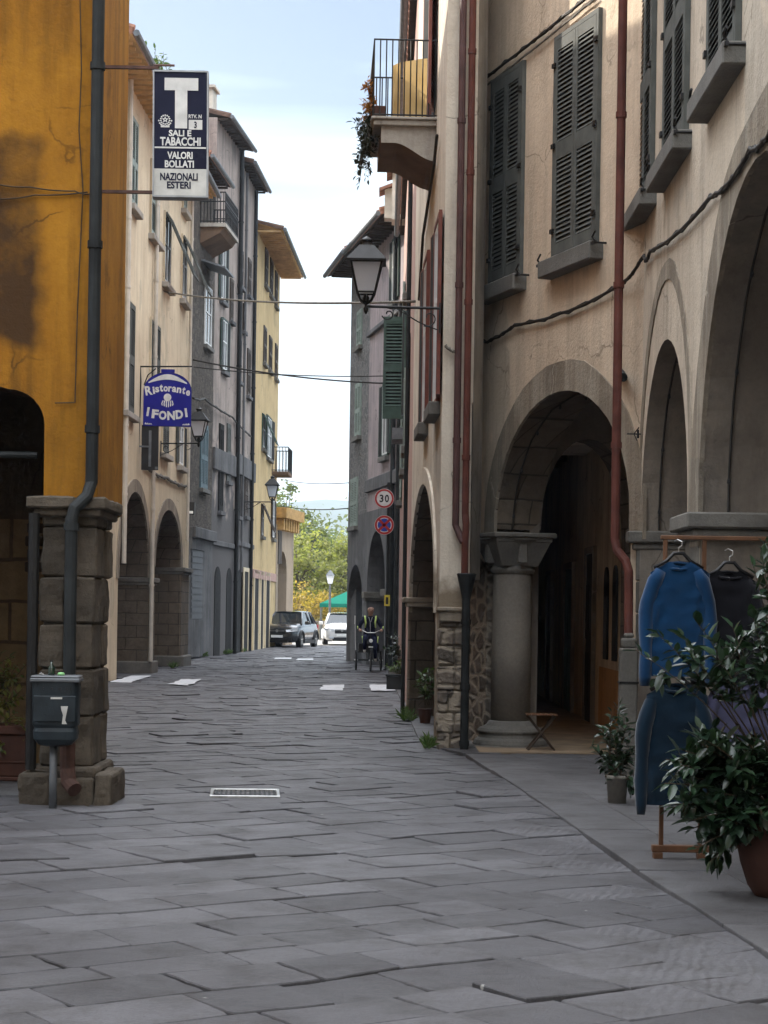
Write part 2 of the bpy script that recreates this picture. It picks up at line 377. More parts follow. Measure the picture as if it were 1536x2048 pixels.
M['cream_l'] = plaster('light cream plaster', (.70,.60,.43), (.64,.53,.37), (.28,.22,.15), .4, .22, .25)
M['grey_l'] = rubble('grey rough stone', (.125,.105,.087), (.06,.052,.045), (.09,.078,.067), 4.4, 1.5, .06)
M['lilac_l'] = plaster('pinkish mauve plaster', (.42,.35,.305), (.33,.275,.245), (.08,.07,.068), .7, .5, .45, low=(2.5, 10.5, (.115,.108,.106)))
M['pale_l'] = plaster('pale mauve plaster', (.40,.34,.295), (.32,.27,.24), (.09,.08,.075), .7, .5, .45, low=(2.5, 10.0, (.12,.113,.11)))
M['ochre_l'] = plaster('ochre yellow plaster', (.58,.44,.235), (.52,.385,.20), (.24,.18,.11), .5, .4, .35)
M['stone_r5'] = rubble('dark rough stonework', (.17,.165,.16), (.10,.10,.10), (.20,.195,.19), 4.2, 1.3, .05)
M['grey_plaster'] = plaster('grey plaster', (.165,.163,.165), (.115,.114,.116), (.05,.05,.05), .7, .5, .35)
M['block'] = stone('brown grey stone blocks', (.105,.085,.063), (.058,.049,.038), 3, .6, .3, ((.33,.30,.25), .655))
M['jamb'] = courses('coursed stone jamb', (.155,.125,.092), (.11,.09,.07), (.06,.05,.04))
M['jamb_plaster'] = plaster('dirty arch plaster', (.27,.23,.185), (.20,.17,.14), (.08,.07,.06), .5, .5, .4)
M['pier'] = stone('grey sandstone', (.165,.155,.135), (.105,.10,.09), 3, .5, .2)
M['rubble_r'] = rubble('rubble with old plaster', (.17,.145,.12), (.11,.095,.08), (.30,.26,.205), 3.6, 1.5, .11)
M['ring'] = plaster('streaked arch stone', (.27,.225,.17), (.19,.16,.125), (.46,.41,.33), .85, .3, .6)
M['sill'] = stone('grey sill stone', (.16,.155,.14), (.115,.11,.10), 4, .4, .1)
M['shutter_g'] = flat('grey green shutter paint', (.095,.10,.092), .75, 0, .15, .2, 5)
M['shutter_dark'] = flat('dark slat shade and door paint', (.03,.03,.03), .9, 0, .1, .2, 5, 0)  # painted shade behind shutter slats; plain dark paint on doors
M['shutter_green'] = flat('dark green shutter paint', (.045,.075,.06), .6, 0, .3, .25, 5)
M['shutter_red'] = flat('oxblood shutter paint', (.16,.05,.035), .6, 0, .3, .3, 5)
M['shutter_pale'] = flat('pale grey green shutter paint', (.24,.29,.26), .65, 0, .3, .2, 5)
M['shutter_brown'] = flat('brown shutter paint', (.055,.04,.03), .65, 0, .3, .25, 5)
M['pipe_red'] = flat('red brown painted pipe', (.105,.036,.027), .65, .0, .2, .3, 4)
M['pipe_dark'] = flat('dark grey pipe', (.020,.023,.024), .65, .1, .25, .45, 3)
M['pipe_rust'] = flat('rusty pipe', (.085,.045,.035), .7, .2, .3, .4, 8)
M['pipe_pale'] = flat('pale painted pipe', (.55,.50,.42), .6, 0, .3, .15, 4)
M['iron'] = flat('black wrought iron', (.018,.018,.018), .5, .5, .5, .3, 12)
M['steel'] = flat('worn steel', (.45,.45,.44), .32, .8, .5, .3, 12)
M['zinc'] = flat('grey zinc', (.13,.14,.15), .5, .4, .5, .25, 6)
M['cable'] = flat('black cable', (.03,.027,.024), .7, 0, .3, .3, 10)
M['cable_grey'] = flat('weathered grey cable', (.16,.15,.13), .8, 0, .2, .4, 10)
M['tile'] = flat('terracotta roof tile', (.26,.13,.085), .9, 0, .2, .4, 5, .5)
M['wood'] = flat('brown wood', (.12,.055,.026), .5, 0, .35, .35, 7)
M['wood_dark'] = flat('old dark wood', (.05,.036,.026), .8, 0, .2, .4, 6)
M['soffit'] = flat('painted eave boards', (.55,.36,.17), .85, 0, .2, .25, 3)
M['terra'] = flat('terracotta', (.060,.026,.018), .8, 0, .25, .3, 5, .4)
M['white'] = flat('white paint', (.75,.75,.73), .5, 0, .4, .08, 5)
M['window_frame'] = flat('white window frame', (.70,.70,.68), .5, 0, .4, .1, 5)
M['black'] = flat('black paint', (.012,.012,.013), .45, 0, .4, .2, 6, 0)
M['pane'] = glass('dark window glass')
M['concrete'] = plaster('stained concrete', (.44,.41,.36), (.33,.30,.26), (.12,.10,.085), .5, .5, .4)
M['concrete_brown'] = plaster('brown stained render', (.20,.13,.085), (.15,.10,.07), (.08,.06,.05), .4, .4, .4)
M['slab'] = slabmat('grey paving stone', (.076,.076,.083), (.130,.130,.141))
M['walk'] = slabmat('smooth pale paving stone', (.096,.096,.101), (.125,.125,.131), False, (.4,.7))
M['dirt'] = stone('dark joint dirt', (.026,.024,.022), (.045,.042,.038), 6, .5, 0)

# ------------------------------------------------------------------ ground
def lerp_pts(pts, Y):
    if Y <= pts[0][0]: return pts[0][1]
    for (a, b), (c, d) in zip(pts, pts[1:]):
        if Y <= c: return b + (d - b) * (Y - a) / (c - a)
    return pts[-1][1]
KERB = [(0, 2.75), (8.9, 1.83), (11.5, 1.61), (16.4, 1.30), (21.4, .92), (22.6, .47), (28, .40), (42.6, .22), (52, .10), (57, -.85), (61.5, -1.55), (100, -1.6)]
kerb = lambda Y: lerp_pts(KERB, Y)
def wave(x, y): return .026 * nz((x * .45, y * .45, 3.1)) + .012 * nz((x * 1.5, y * 1.1, 8.1)) + .05 * min(0, -abs(x + 1.4) * 0 ) 

mb = MB(); mb.quad((-1900, -300, -.06), (1900, -300, -.06), (1900, 4100, -.06), (-1900, 4100, -.06))
tag(mb.build('ground', M['dirt']), kind='structure')

E2 = Vector((.83, .56)).normalized(); E1 = Vector((-E2.y, E2.x))
mb = MB(); rng = random.Random(11)
v = -16.0
while v < 95:
    h = rng.uniform(.29, .47); u = -12 + rng.uniform(0, .8)
    while u < 86:
        Ln = rng.uniform(.38, .80)
        c = E2 * (u + Ln/2) + E1 * (v + h/2)
        if 4.5 < c.y < 92 and -10 < c.x < kerb(c.y) + .35 and not (c.y < 15 and c.x < -4.8):
            g = rng.uniform(.0005, .004); ch = .005
            tx, ty, dz = rng.gauss(0, .006), rng.gauss(0, .006), rng.gauss(0, .003)
            if rng.random() < .06: dz += rng.uniform(.008, .018); tx += rng.gauss(0, .012)
            u0, u1, v0, v1 = u + g, u + Ln - g, v + g, v + h - g
            jit = [Vector((rng.uniform(-.014, .014), rng.uniform(-.014, .014))) for _ in range(4)]
            def tz(p): return wave(p.x, p.y) + dz + (p - c).x * tx + (p - c).y * ty
            cor = [E2*u0 + E1*v0 + jit[0], E2*u1 + E1*v0 + jit[1], E2*u1 + E1*v1 + jit[2], E2*u0 + E1*v1 + jit[3]]
            vs = []; n = 8
            # outline with slightly broken edges, then the chamfered top
            ring = []
            for k in range(4):
                a, b = cor[k], cor[(k+1) % 4]
                for j in range(n):
                    q = a.lerp(b, j/n)
                    if j: q += (c - q).normalized() * max(-.002, .002 + .010*nz((q.x*5, q.y*5, 2)) + rng.gauss(0, .003))
                    else: q += (c - q).normalized() * rng.uniform(.0, .014)
                    ring.append(q)
            m = len(ring)
            for q in ring: vs.append((q.x, q.y, -.05))
            for q in ring: vs.append((q.x, q.y, tz(q) - .006))
            for q in ring:
                q2 = q + (c - q).normalized() * ch; vs.append((q2.x, q2.y, tz(q2)))
            fs = [(i, (i+1) % m, m+(i+1) % m, m+i) for i in range(m)] + [(m+i, m+(i+1) % m, 2*m+(i+1) % m, 2*m+i) for i in range(m)] + [tuple(range(2*m, 3*m))]
            mb.add(vs, fs)
        u += Ln
    v += h
tag(mb.build('street', M['slab'], normals=False), kind='structure')

# grit packed between the slabs
mb = MB(); nx, ny = 60, 340; vs = []
for j in range(ny+1):
    for i in range(nx+1):
        x = -10.3 + 12.9*i/nx; y = 4.3 + 88.2*j/ny; vs.append((x, y, wave(x, y) - .017))
mb.add(vs, [(j*(nx+1)+i, j*(nx+1)+i+1, (j+1)*(nx+1)+i+1, (j+1)*(nx+1)+i) for j in range(ny) for i in range(nx)])
tag(mb.build('street_bed', M['dirt'], normals=False), kind='structure')
# pale smooth slabs along the right-hand houses
mb = MB(); rng = random.Random(5)
def slab(q, z, ch=.006):
    c = sum((Vector(p) for p in q), Vector((0, 0))) / 4
    q = [Vector(p) + (c - Vector(p)).normalized() * .006 for p in q]
    tl = [rng.gauss(0, .003) for _ in range(2)]
    f = lambda p: z + (p - c).x * tl[0] + (p - c).y * tl[1]
    vs = [(p.x, p.y, -.05) for p in q] + [(p.x, p.y, f(p) - .006) for p in q]
    for p in q:
        p2 = p + (c - p).normalized() * ch; vs.append((p2.x, p2.y, f(p2)))
    mb.add(vs, [(i, (i+1) % 4, 4+(i+1) % 4, 4+i) for i in range(4)] + [(4+i, 4+(i+1) % 4, 8+(i+1) % 4, 8+i) for i in range(4)] + [(8, 9, 10, 11)])
cols = [(.0, .52), (.52, 1.25), (1.25, 2.1), (2.1, 3.1)]
for a, b in cols:
    Y = 3.5
    while Y < 21.3:
        ln = min(rng.uniform(.75, 1.35), 21.4 - Y)
        if ln > .2: slab([(kerb(Y)+a, Y), (kerb(Y)+b, Y), (kerb(Y+ln)+b, Y+ln), (kerb(Y+ln)+a, Y+ln)], .030 + rng.gauss(0, .003))
        Y += ln
Y = 21.4
while Y < 51.5:
    ln = rng.uniform(.8, 1.5); slab([(kerb(Y), Y), (1.35, Y), (1.35, Y+ln), (kerb(Y+ln), Y+ln)], .03 + rng.gauss(0, .003)); Y += ln
tag(mb.build('pavement', M['walk'], normals=False), kind='structure')
M['brickfloor'] = courses('worn brown floor', (.15,.11,.075), (.12,.09,.065), (.05,.04,.03), .4, .2, .01, .3)
mb = MB(); mb.poly([(1.1, 21.5), (3.6, 21.5), (3.4, 47.5), (1.1, 47.5)], .018, .034); mb.poly([(3.1, 3.5), (6.5, 3.5), (6.5, 21.49), (3.1, 21.49)], -.01, .028)
tag(mb.build('portico_floor', flat('beaten brown floor', (.22,.165,.11), .8, 0, .2, .3, 3, .4)), kind='structure')
mb = MB(); mb.poly([(-9, 15.9), (-2.6, 15.9), (-2.9, 19.2), (-9, 19.2)], .0, .022)
tag(mb.build('arcade_floor', M['walk']), kind='structure')

# worn white paint of a crossing and two bars farther on
M['paint'] = flat('worn road paint', (.55,.56,.58), .7, 0, .3, .25, 5)
rng = random.Random(3)
def paint(px, name='road_marking'):
    mb = MB()
    pts = [G(x, y, .026) for x, y in px]
    vs = []
    for k in range(len(pts)):
        a, b = pts[k], pts[(k+1) % len(pts)]
        for j in range(6): vs.append(a.lerp(b, j/6) + Vector((rng.gauss(0, .02), rng.gauss(0, .05), 0)))
    tri = tessellate_polygon([vs]); mb.add(vs, [tuple(t) for t in tri])
    c = sum(vs, Vector()) / len(vs)
    return tag(mb.build(name, M['paint'], loc=c), kind='structure')
paint([(218, 1364), (262, 1351), (303, 1351), (262, 1365)]); paint([(338, 1368), (362, 1358), (403, 1358), (378, 1371)])
paint([(640, 1379), (648, 1370), (690, 1369), (686, 1381)]); paint([(742, 1381), (738, 1369), (784, 1369), (793, 1381)])
paint([(548, 1318), (552, 1315), (584, 1315), (584, 1318)]); paint([(592, 1320), (594, 1317), (626, 1317), (628, 1320)])

# ------------------------------------------------------------------ house parts
def louver(mb, w, h, panels, t=.04, pitch=.052, mi=0, dark=1, M=None):
    """one shutter leaf in local x (0..w), y (0..t outward), z (0..h)"""
    st = min(.06, w * .16)
    mb.box((0, 0, 0), (st, t, h), mi, M); mb.box((w-st, 0, 0), (w, t, h), mi, M)
    zs = [0.0]
    for a, b in panels: zs += [a*h, b*h]
    zs.append(h)
    for k in range(0, len(zs), 2): mb.box((st, .002, zs[k]), (w-st, t-.002, zs[k+1]), mi, M)
    mb.box((st*.8, .001, .02), (w-st*.8, .006, h-.02), dark, M)  # added dark backing: the shade between the slats is put into its colour
    for a, b in panels:
        z = a*h + .02
        while z < b*h - .015:
            mb.add([(st, .008, z+.028), (w-st, .008, z+.028), (w-st, t-.004, z-.012), (st, t-.004, z-.012),
                    (st, .008, z+.036), (w-st, .008, z+.036), (w-st, t-.004, z-.004), (st, t-.004, z-.004)],
                   [(0,1,2,3), (4,7,6,5), (3,2,6,7), (0,4,5,1), (0,3,7,4), (1,5,6,2)], mi, M)
            z += pitch
P2 = ((.05, .44), (.52, .95))
def rot_leaf(fac, s, z, ang, out=.03, flip=False):
    """matrix of a leaf hinged at s, opened by ang (0 = closed)"""
    c, q = math.cos(ang), math.sin(ang)
    d, n = fac.d, fac.n; p = fac.at(s, out, z); k = -1 if flip else 1
    ux, uy = d.x*c*k + n.x*q, d.y*c*k + n.y*q
    vx, vy = -d.x*q*k + n.x*c, -d.y*q*k + n.y*c
    return Matrix(((ux, vx, 0, p.x), (uy, vy, 0, p.y), (0, 0, 1, p.z), (0, 0, 0, 1)))
def window(fac, house, s0, s1, z0, z1, paint, mode='closed', sill=True, frame=None, sm=None, pitch=.052, so=.14, sh=.14, se=.12, hooks=False):
    """window part with its shutters, sill and panes as sub-parts"""
    Mx = fac.M(); f = .05
    mb = MB(Mx); fr = frame or paint
    mb.box((s0-f, .002, z0), (s0, .05, z1)); mb.box((s1, .002, z0), (s1+f, .05, z1)); mb.box((s0-f, .002, z1), (s1+f, .05, z1+f)); mb.box((s0-f, .002, z0-f), (s1+f, .05, z0))
    wn = mb.build('window', fr, house)
    w = (s1 - s0) / 2; h = z1 - z0
    if mode != 'closed':
        mb = MB(Mx); mb.box((s0+.002, .003, z0+.002), (s1-.002, .012, z1-.002)); mb.build('pane', M['pane'], wn)
        mb = MB(Mx)
        for a in (s0+.01, (s0+s1)/2-.035, s1-.05): mb.box((a, .013, z0+.02), (a+.045, .04, z1-.02))
        for b in (z0+.02, z0+h*.55, z1-.06): mb.box((s0+.055, .013, b), (s1-.055, .036, b+.045))
        mb.build('sash', M['window_frame'], wn)
    if mode == 'closed':
        for k in (0, 1):
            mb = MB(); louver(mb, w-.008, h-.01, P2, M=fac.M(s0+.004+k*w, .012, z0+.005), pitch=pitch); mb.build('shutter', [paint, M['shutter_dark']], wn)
    elif mode == 'open':
        for k, s in ((0, s0), (1, s1)):
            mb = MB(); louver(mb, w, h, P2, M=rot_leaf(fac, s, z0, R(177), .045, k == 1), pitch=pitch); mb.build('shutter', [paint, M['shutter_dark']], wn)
    elif mode == 'half':
        for k, s, a in ((0, s0, 150), (1, s1, 105)):
            mb = MB(); louver(mb, w, h, P2, M=rot_leaf(fac, s, z0, R(a), .05, k == 1), pitch=pitch); mb.build('shutter', [paint, M['shutter_dark']], wn)
    elif mode == 'tilt':      # leaves pushed out at the bottom
        for k in (0, 1):
            mb = MB(); T = fac.M(s0+k*w, .05, z1) @ Matrix.Rotation(R(24), 4, 'X') @ Matrix.Translation((0, 0, -h)); louver(mb, w, h, P2, M=T, pitch=pitch); mb.build('shutter', [paint, M['shutter_dark']], wn)
    if sill:
        mb = MB(Mx); mb.box((s0-se, -.05, z0-f-sh), (s1+se, so, z0-f-.001)); mb.build('sill', sm or M['sill'], wn, bevel=.012)
    if hooks:
        for s in (s0-.03, s1-.01):
            for z in (z0+.25, z0+h*.5, z1-.3):
                mb = MB(Mx); mb.box((s-.02, .052, z), (s+.06, .075, z+.05)); mb.build('hinge', M['iron'], wn)
        for s in (s0-.22, s1+.16):
            mb = MB(Mx); mb.tube([(s, 0, z0-.08), (s, .12, z0-.08), (s+.03, .15, z0-.02), (s-.05, .15, z0+.03)], .012, 6); mb.box((s-.04, .13, z0-.1), (s+.05, .16, z0-.07)); mb.build('shutter_hook', M['iron'], wn)
    return wn
def win_px(fac, house, x0, x1, yt, yb, paint, **k):
    (a, _), (b, _) = fac.hit(x0, yb), fac.hit(x1, yb)
    s0, s1 = min(a, b), max(a, b); xm = (x0+x1)/2
    z1 = fac.hit(xm, yt)[1]; z0 = fac.hit(xm, yb)[1]
    return window(fac, house, s0, s1, z0, z1, paint, **k)
def arch(s0, s1, zs, zt, n=18, z0=-.05, foot0=0.0, foot1=0.0, sharp=1.0):
    """opening outline (s,z): up one jamb, over, down the other"""
    m, r = (s0+s1)/2, (s1-s0)/2
    pts = [(s0-foot0, z0)]
    if foot0: pts += [(s0-foot0, zs-.03)]
    for i in range(n+1):
        q = math.pi * (1 - i/n); c, s = math.cos(q), math.sin(q)
        pts.append((m + r*c, zs + (zt-zs) * (abs(s) ** sharp)))
    if foot1: pts += [(s1+foot1, zs-.03)]
    pts.append((s1+foot1, z0)); return pts
def ringband(fac, house, s0, s1, zs, zt, wd, mat, out=.022, n=20, name='arch_ring', ragged=.0, drop=0.0):
    m, r = (s0+s1)/2, (s1-s0)/2; mb = MB(fac.M()); inn, ou = [], []
    for i in range(n+1):
        q = math.pi * (1 - i/n); c, s = math.cos(q), math.sin(q)
        inn.append((m + (r-.002)*c, zs + (zt-zs-.002)*s - (drop if i in (0, n) else 0)))
        j = 1 + ragged * nz((q*3, s0, 1.0))
        ou.append((m + (r+wd*j)*c, zs + (zt-zs+wd*j)*s - (drop if i in (0, n) else 0)))
    mb.prism(inn + ou[::-1], -.02, out); return mb.build(name, mat, house)
def wall(fac, house, s0, s1, z0, z1, th, holes, mats, name='wall'):
    mb = MB(fac.M()); mb.prism([[(s0, z0), (s1, z0), (s1, z1), (s0, z1)]] + holes, 0, -th, 0, 1)
    return mb.build(name, mats, house)
def roof(fac, house, s0, s1, z, over, depth, rise, mat, soff, name='roof', th=.14, feet=True):
    mb = MB(fac.M())
    prof = [(over, z-.06), (over, z-.06+th), (-depth, z+rise+th), (-depth, z+rise)]
    vs = [(s, o, zz) for s in (s0, s1) for o, zz in prof]
    mb.add(vs, [(1,5,6,2), (0,1,2,3), (4,7,6,5), (0,4,5,1), (2,6,7,3)], 0); mb.add([vs[0], vs[4], vs[7], vs[3]], [(0,1,2,3)], 1)
    s = s0 + .1
    while s < s1 - .15:            # tile ends and rafter feet
        mb.tube([(s, over+.03, z-.06+th+.01), (s, -depth*.5, z+rise*.5+th+.02)], .075, 6, 0)
        if feet: mb.box((s-.04, .002, z-.13), (s+.04, over-.08, z-.066), 1)
        s += .42
    r = mb.build(name, [mat, soff], house)
    mb = MB(fac.M()); mb.tube([(s0, over+.09, z-.03), (s1, over+.09, z-.03)], .07, 8); mb.build('gutter', M['zinc'], house)
    return r
def pipe(house, pts, r, mat, clamps=(), name='downpipe', n=10):
    mb = MB(); mb.tube(pts, r, n, caps=True)
    for p in clamps: mb.tube([Vector(p) - Vector((0,0,.03)), Vector(p) + Vector((0,0,.03))], r*1.22, n)
    return mb.build(name, mat, house, smooth=False)
def block_pier(house, mb_fn, mat, name='pier', bevel=.018):
    mb = MB(); mb_fn(mb); return mb.build(name, mat, house, bevel=bevel)
def impost(fac, house, s0, s1, z, o0=-.75, o1=.1, h=.12, mat=None, se=.09):
    mb = MB(fac.M()); mb.box((s0-se, o0-.06, z-h), (s1+se, o1, z)); mb.box((s0-se*.5, o0-.03, z-h-.07), (s1+se*.5, o1*.55, z-h-.001)); return mb.build('impost', mat or M['pier'], house, bevel=.015)

# ------------------------------------------------------------------ right side
R1 = Fac((2.45, 3.0), (2.57, 19.15), 1); R2 = Fac((2.57, 19.15), (1.0, 23.8), 1)
R3 = Fac((.64, 22.1), (.40, 29.2), 1); R3E = Fac((1.0, 22.1), (.64, 22.1), 1)
R3B = Fac((.40, 29.21), (.40, 52), 1); R4 = Fac((.40, 52), (-.55, 57.2), 1); R5 = Fac((-.55, 57.2), (-1.2, 61.2), 1)
for f in (R1, R2, R3, R3B, R4, R5):
    if f.n.x > 0: f.n = -f.n
if R3E.n.y > 0: R3E.n = -R3E.n

# nearest house
h1 = thing('arcaded_house', 'long cream plastered house of tall dark arches, behind the clothes rack', 'house', (2.6, 12, 0), 'houses along the street')
hx = lambda f, x, y: f.hit(x, y)[0]
a0, a1 = hx(R1, 1374, 1065), hx(R1, 1281, 1065); za = R1.hit(1281, 1062)[1]
zt1 = 4.15
b1 = hx(R1, 1400, 1050); b0 = b1 - 4.6; zb = 2.42; zbt = 4.75
ZC1 = 5.0
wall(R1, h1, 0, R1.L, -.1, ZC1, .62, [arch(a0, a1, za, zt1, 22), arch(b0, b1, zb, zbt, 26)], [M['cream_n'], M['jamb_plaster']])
mb = MB(); mb.poly([(2.45, 3), (2.57, 19.15), (10, 19.15), (10, 3)], ZC1, 13); mb.build('upper_wall', M['cream_n'], h1)
ringband(R1, h1, a0-.12, a1+.05, za+.15, zt1+.55, .17, M['ring'], .012, ragged=.3, drop=.6)
ringband(R1, h1, b0, b1, zb, zbt, .42, M['ring'], .02, ragged=.2, drop=.25)
# piers between the arches, dressed stone up to the impost
mb = MB(R1.M())
for z in range(7):
    zz = z * .33; mb.box((b1+.02, -.63, zz+.004), (a0-.02, .016+random.uniform(0, .012), zz+.326))
mb.build('pier', M['pier'], h1, bevel=.012)
impost(R1, h1, b1-.05, a0+.05, zb+.02, -.62, .13, .13)
mb = MB(R1.M())
for z in range(7):
    zz = z * .325; mb.box((a1+.01, -.60, zz+.004), (R1.L+.02, .03+random.uniform(0, .012), zz+.321))
mb.build('pier', M['pier'], h1, bevel=.012)
impost(R1, h1, a1+.03, R1.L+.05, za, -.6, .13, .12)
for x0, x1, xs0, xs1 in ((1283, 1311, 1258, 1308), (1336, 1376, 1316, 1384), (1427, 1480, 1405, 1490)):
    xs = {1283: (1283, 1309), 1336: (1335, 1376), 1427: (1423, 1478)}[x0]
    s0, s1 = sorted((hx(R1, xs[0], 300), hx(R1, xs[1], 300)))
    window(R1, h1, s0, s1, 5.78, 8.1, M['shutter_g'], hooks=True, so=.17, sh=.17, se=.22)
mb = MB()      # inside the arcade
mb.poly([(5.2, 3), (5.35, 3), (5.35, 19), (3.75, 21.2), (3.2, 24), (3.2, 47), (3.05, 47), (3.05, 24), (3.6, 21.1), (5.2, 18.9)], -.1, 5.0)
mb.build('arcade_wall', [plaster('dim arcade plaster', (.55,.42,.26), (.44,.33,.21), (.06,.05,.04), .5, .5)], h1)
mb = MB(); mb.box((2.4, 2.8, -.1), (5.3, 3.0, 5.0)); mb.build('end_wall', M['cream_n'], h1)
for k in range(9):
    y = 4.2 + k*1.7; mb = MB(); mb.box((2.7, y, 4.74), (5.2, y+.2, 4.99)); mb.build('ceiling_beam', M['wood_dark'], h1)

# second house
h2 = thing('arcaded_house', 'cream house with one big round arch on a stone column and grey shutters', 'house', (1.9, 21.3, 0), 'houses along the street')
c0, zs = R2.hit(1262, 1052); c1, zs2 = R2.hit(990, 1056); zs = 2.62; zt = R2.hit(1122, 782)[1]
ZC2 = 4.75
wall(R2, h2, 0, R2.L, -.1, ZC2, .60, [arch(c0, c1, zs, zt, 26, foot1=.20)], [M['cream_r'], M['jamb']])
mb = MB(); mb.poly([(2.57, 19.15), (1.0, 23.8), (8, 26), (10, 19.15)], ZC2, 12.6); mb.build('upper_wall', M['cream_r'], h2)
ringband(R2, h2, c0, c1, zs, zt, .33, M['ring'], .018, ragged=.12, drop=.25)
for x0, x1, yt, yb in ((989, 1046, 178, 578), (1117, 1198, 52, 500)):
    s0, s1 = sorted((hx(R2, x0, (yt+yb)/2), hx(R2, x1, (yt+yb)/2)))
    window(R2, h2, s0, s1, 5.60, 8.0, M['shutter_g'], hooks=True, so=.17, sh=.19, se=.15)
# rubble left bare beside the column
mb = MB(R2.M()); mb.prism([(c1+.19, -.08), (R2.L, -.08), (R2.L, 2.05), (R2.L-.12, 2.5), (c1+.30, 2.2), (c1+.19, 2.45)], -.3, .012); mb.build('bare_masonry', M['rubble_r'], h2)
# column
cx, cy = 1.53, 22.72
mb = MB(Matrix.Translation((cx, cy, 0)))
mb.lathe([(.235, .32), (.238, 1.2), (.228, 2.06), (.228, 2.08)], 24)
col = mb.build('column', stone('weathered column stone', (.225,.20,.165), (.16,.145,.125), 1.6, .4, 0), h2, smooth=True)
mb = MB(Matrix.Translation((cx, cy, 0)) @ Matrix.Rotation(math.atan2(R2.d.y, R2.d.x), 4, 'Z'))
mb.lathe([(.46, -.05), (.45, .06), (.43, .10), (.385, .13), (.37, .17), (.40, .20), (.375, .24), (.30, .27), (.255, .33)], 20)
mb.lathe([(.56, -.05), (.54, .035), (.40, .05)], 7, q0=.4)
mb.build('base', M['pier'], col, bevel=.01)
mb = MB(Matrix.Translation((cx, cy, 0)) @ Matrix.Rotation(math.atan2(R2.d.y, R2.d.x), 4, 'Z'))
mb.lathe([(.235, 2.07), (.265, 2.10), (.265, 2.14), (.24, 2.16), (.27, 2.3), (.36, 2.44), (.41, 2.49)], 20)
mb.lathe([(.33, 2.16), (.52, 2.50)], 4, q0=math.pi/4)
mb.box((-.40, -.40, 2.50), (.40, .40, 2.56)); mb.box((-.36, -.36, 2.445), (.36, .36, 2.499))
for k in range(4):
    q = math.pi/2*k; mb.box((-.05, .235, 2.2), (.05, .345, 2.44), M=Matrix.Rotation(q, 4, 'Z'))
mb.build('capital', M['pier'], col, bevel=.014)
# cross arch and beams in the portico behind
XF = Fac((1.75, 23.0), (3.1, 23.35), 1)
if XF.n.y > 0: XF.n = -XF.n
wall(XF, h2, 0, XF.L, -.05, 4.74, .45, [arch(.30, XF.L+.55, 2.6, 3.9, 18, z0=-.02)] if False else [arch(.12, XF.L-.03, 2.55, 3.75, 18, z0=-.04)], [M['jamb_plaster'], M['jamb']], 'cross_arch')
for k in range(7):
    y = 24.6 + k*1.5; mb = MB(); mb.box((.9 if y < 30 else .9, y, 4.2), (3.05, y+.2, 4.44)); mb.build('ceiling_beam', M['wood_dark'], h2)
mb = MB(); mb.poly([(1.1, 23.6), (3.06, 23.6), (3.06, 47), (1.1, 47)], 4.44, 4.54); mb.build('portico_ceiling', M['wood_dark'], h2)
BW = Fac((3.05, 24), (3.05, 47), 1)
if BW.n.x > 0: BW.n = -BW.n
M['door_green'] = flat('dark green door paint', (.05,.11,.075), .5, 0, .4, .3, 4); M['door_brown'] = flat('brown door panel', (.07,.045,.03), .6, 0, .3, .3, 5)
for s, wd, h, m in ((10.2, 1.0, 2.3, M['door_brown']), (6.4, 1.3, 2.35, M['door_green']), (3.4, 1.0, 2.5, M['shutter_dark'])):
    mb = MB(BW.M()); mb.box((s-.1, .002, -.03), (s, .06, h+.1)); mb.box((s+wd, .002, -.03), (s+wd+.1, .06, h+.1)); mb.box((s, .002, h), (s+wd, .06, h+.1)); mb.box((s+.001, .003, .0), (s+wd-.001, .03, h-.001), 1)
    for k in range(2):
        for zz in (.25, 1.25): mb.box((s+.1+k*wd/2, .031, zz), (s+wd/2-.06+k*wd/2, .045, zz+.8), 1)
    mb.build('door', [M['ring'], m], h2)
for s in (.75, 1.75):
    mb = MB(BW.M())
    mb.box((s, .002, 1.0), (s+.42, .03, 2.05)); mb.lathe([(.21, 0), (.21, .028)], 16, M=Matrix.Translation((s+.21, .002, 2.05)) @ Matrix.Rotation(R(-90), 4, 'X')); mb.build('window', M['shutter_dark'], h2)
mb = MB(BW.M()); mb.box((.15, .002, -.03), (2.75, .012, .88)); mb.build('painted_dado', plaster('ochre dado', (.42,.21,.07), (.36,.18,.06), (.1,.06,.03), .4, .3), h2)
mb = MB(); mb.box((.9, 47, -.1), (3.2, 47.2, 4.6)); mb.build('end_wall', M['cream_n'], h2)

# downpipes of the second house
pr = P(1246, 0, 19.0)
a, b = ray(1240, 300); px = a * 18.95
pp = lambda x, y, Y: P(x, y, Y)
X1 = pp(1237, 600, 18.98).x
pipe(h2, [(X1, 18.98, 12.4), (X1, 18.98, 2.36), (X1+.02, 18.95, 2.25), (X1+.10, 18.88, 2.14), (X1+.125, 18.85, 2.04), (X1+.13, 18.83, 1.42)], .046, M['pipe_red'], [(X1, 18.98, z) for z in (3.3, 4.9, 6.6)])
mb = MB(); mb.box((-.09, -.08, -.05), (.09, .08, 1.28)); mb.box((-.075, -.065, 1.28), (.075, .065, 1.38)); mb.box((-.05, -.045, 1.38), (.05, .045, 1.43))
mb.M = None; mb.v = [p + Vector((X1+.13, 18.80, 0)) for p in mb.v]; mb.build('pipe_guard', M['pier'], h2, bevel=.03, seg=3)
mb = MB(); mb.box((X1+.035, 18.715, .93), (X1+.225, 18.885, .95)); mb.build('iron_band', M['iron'], h2)
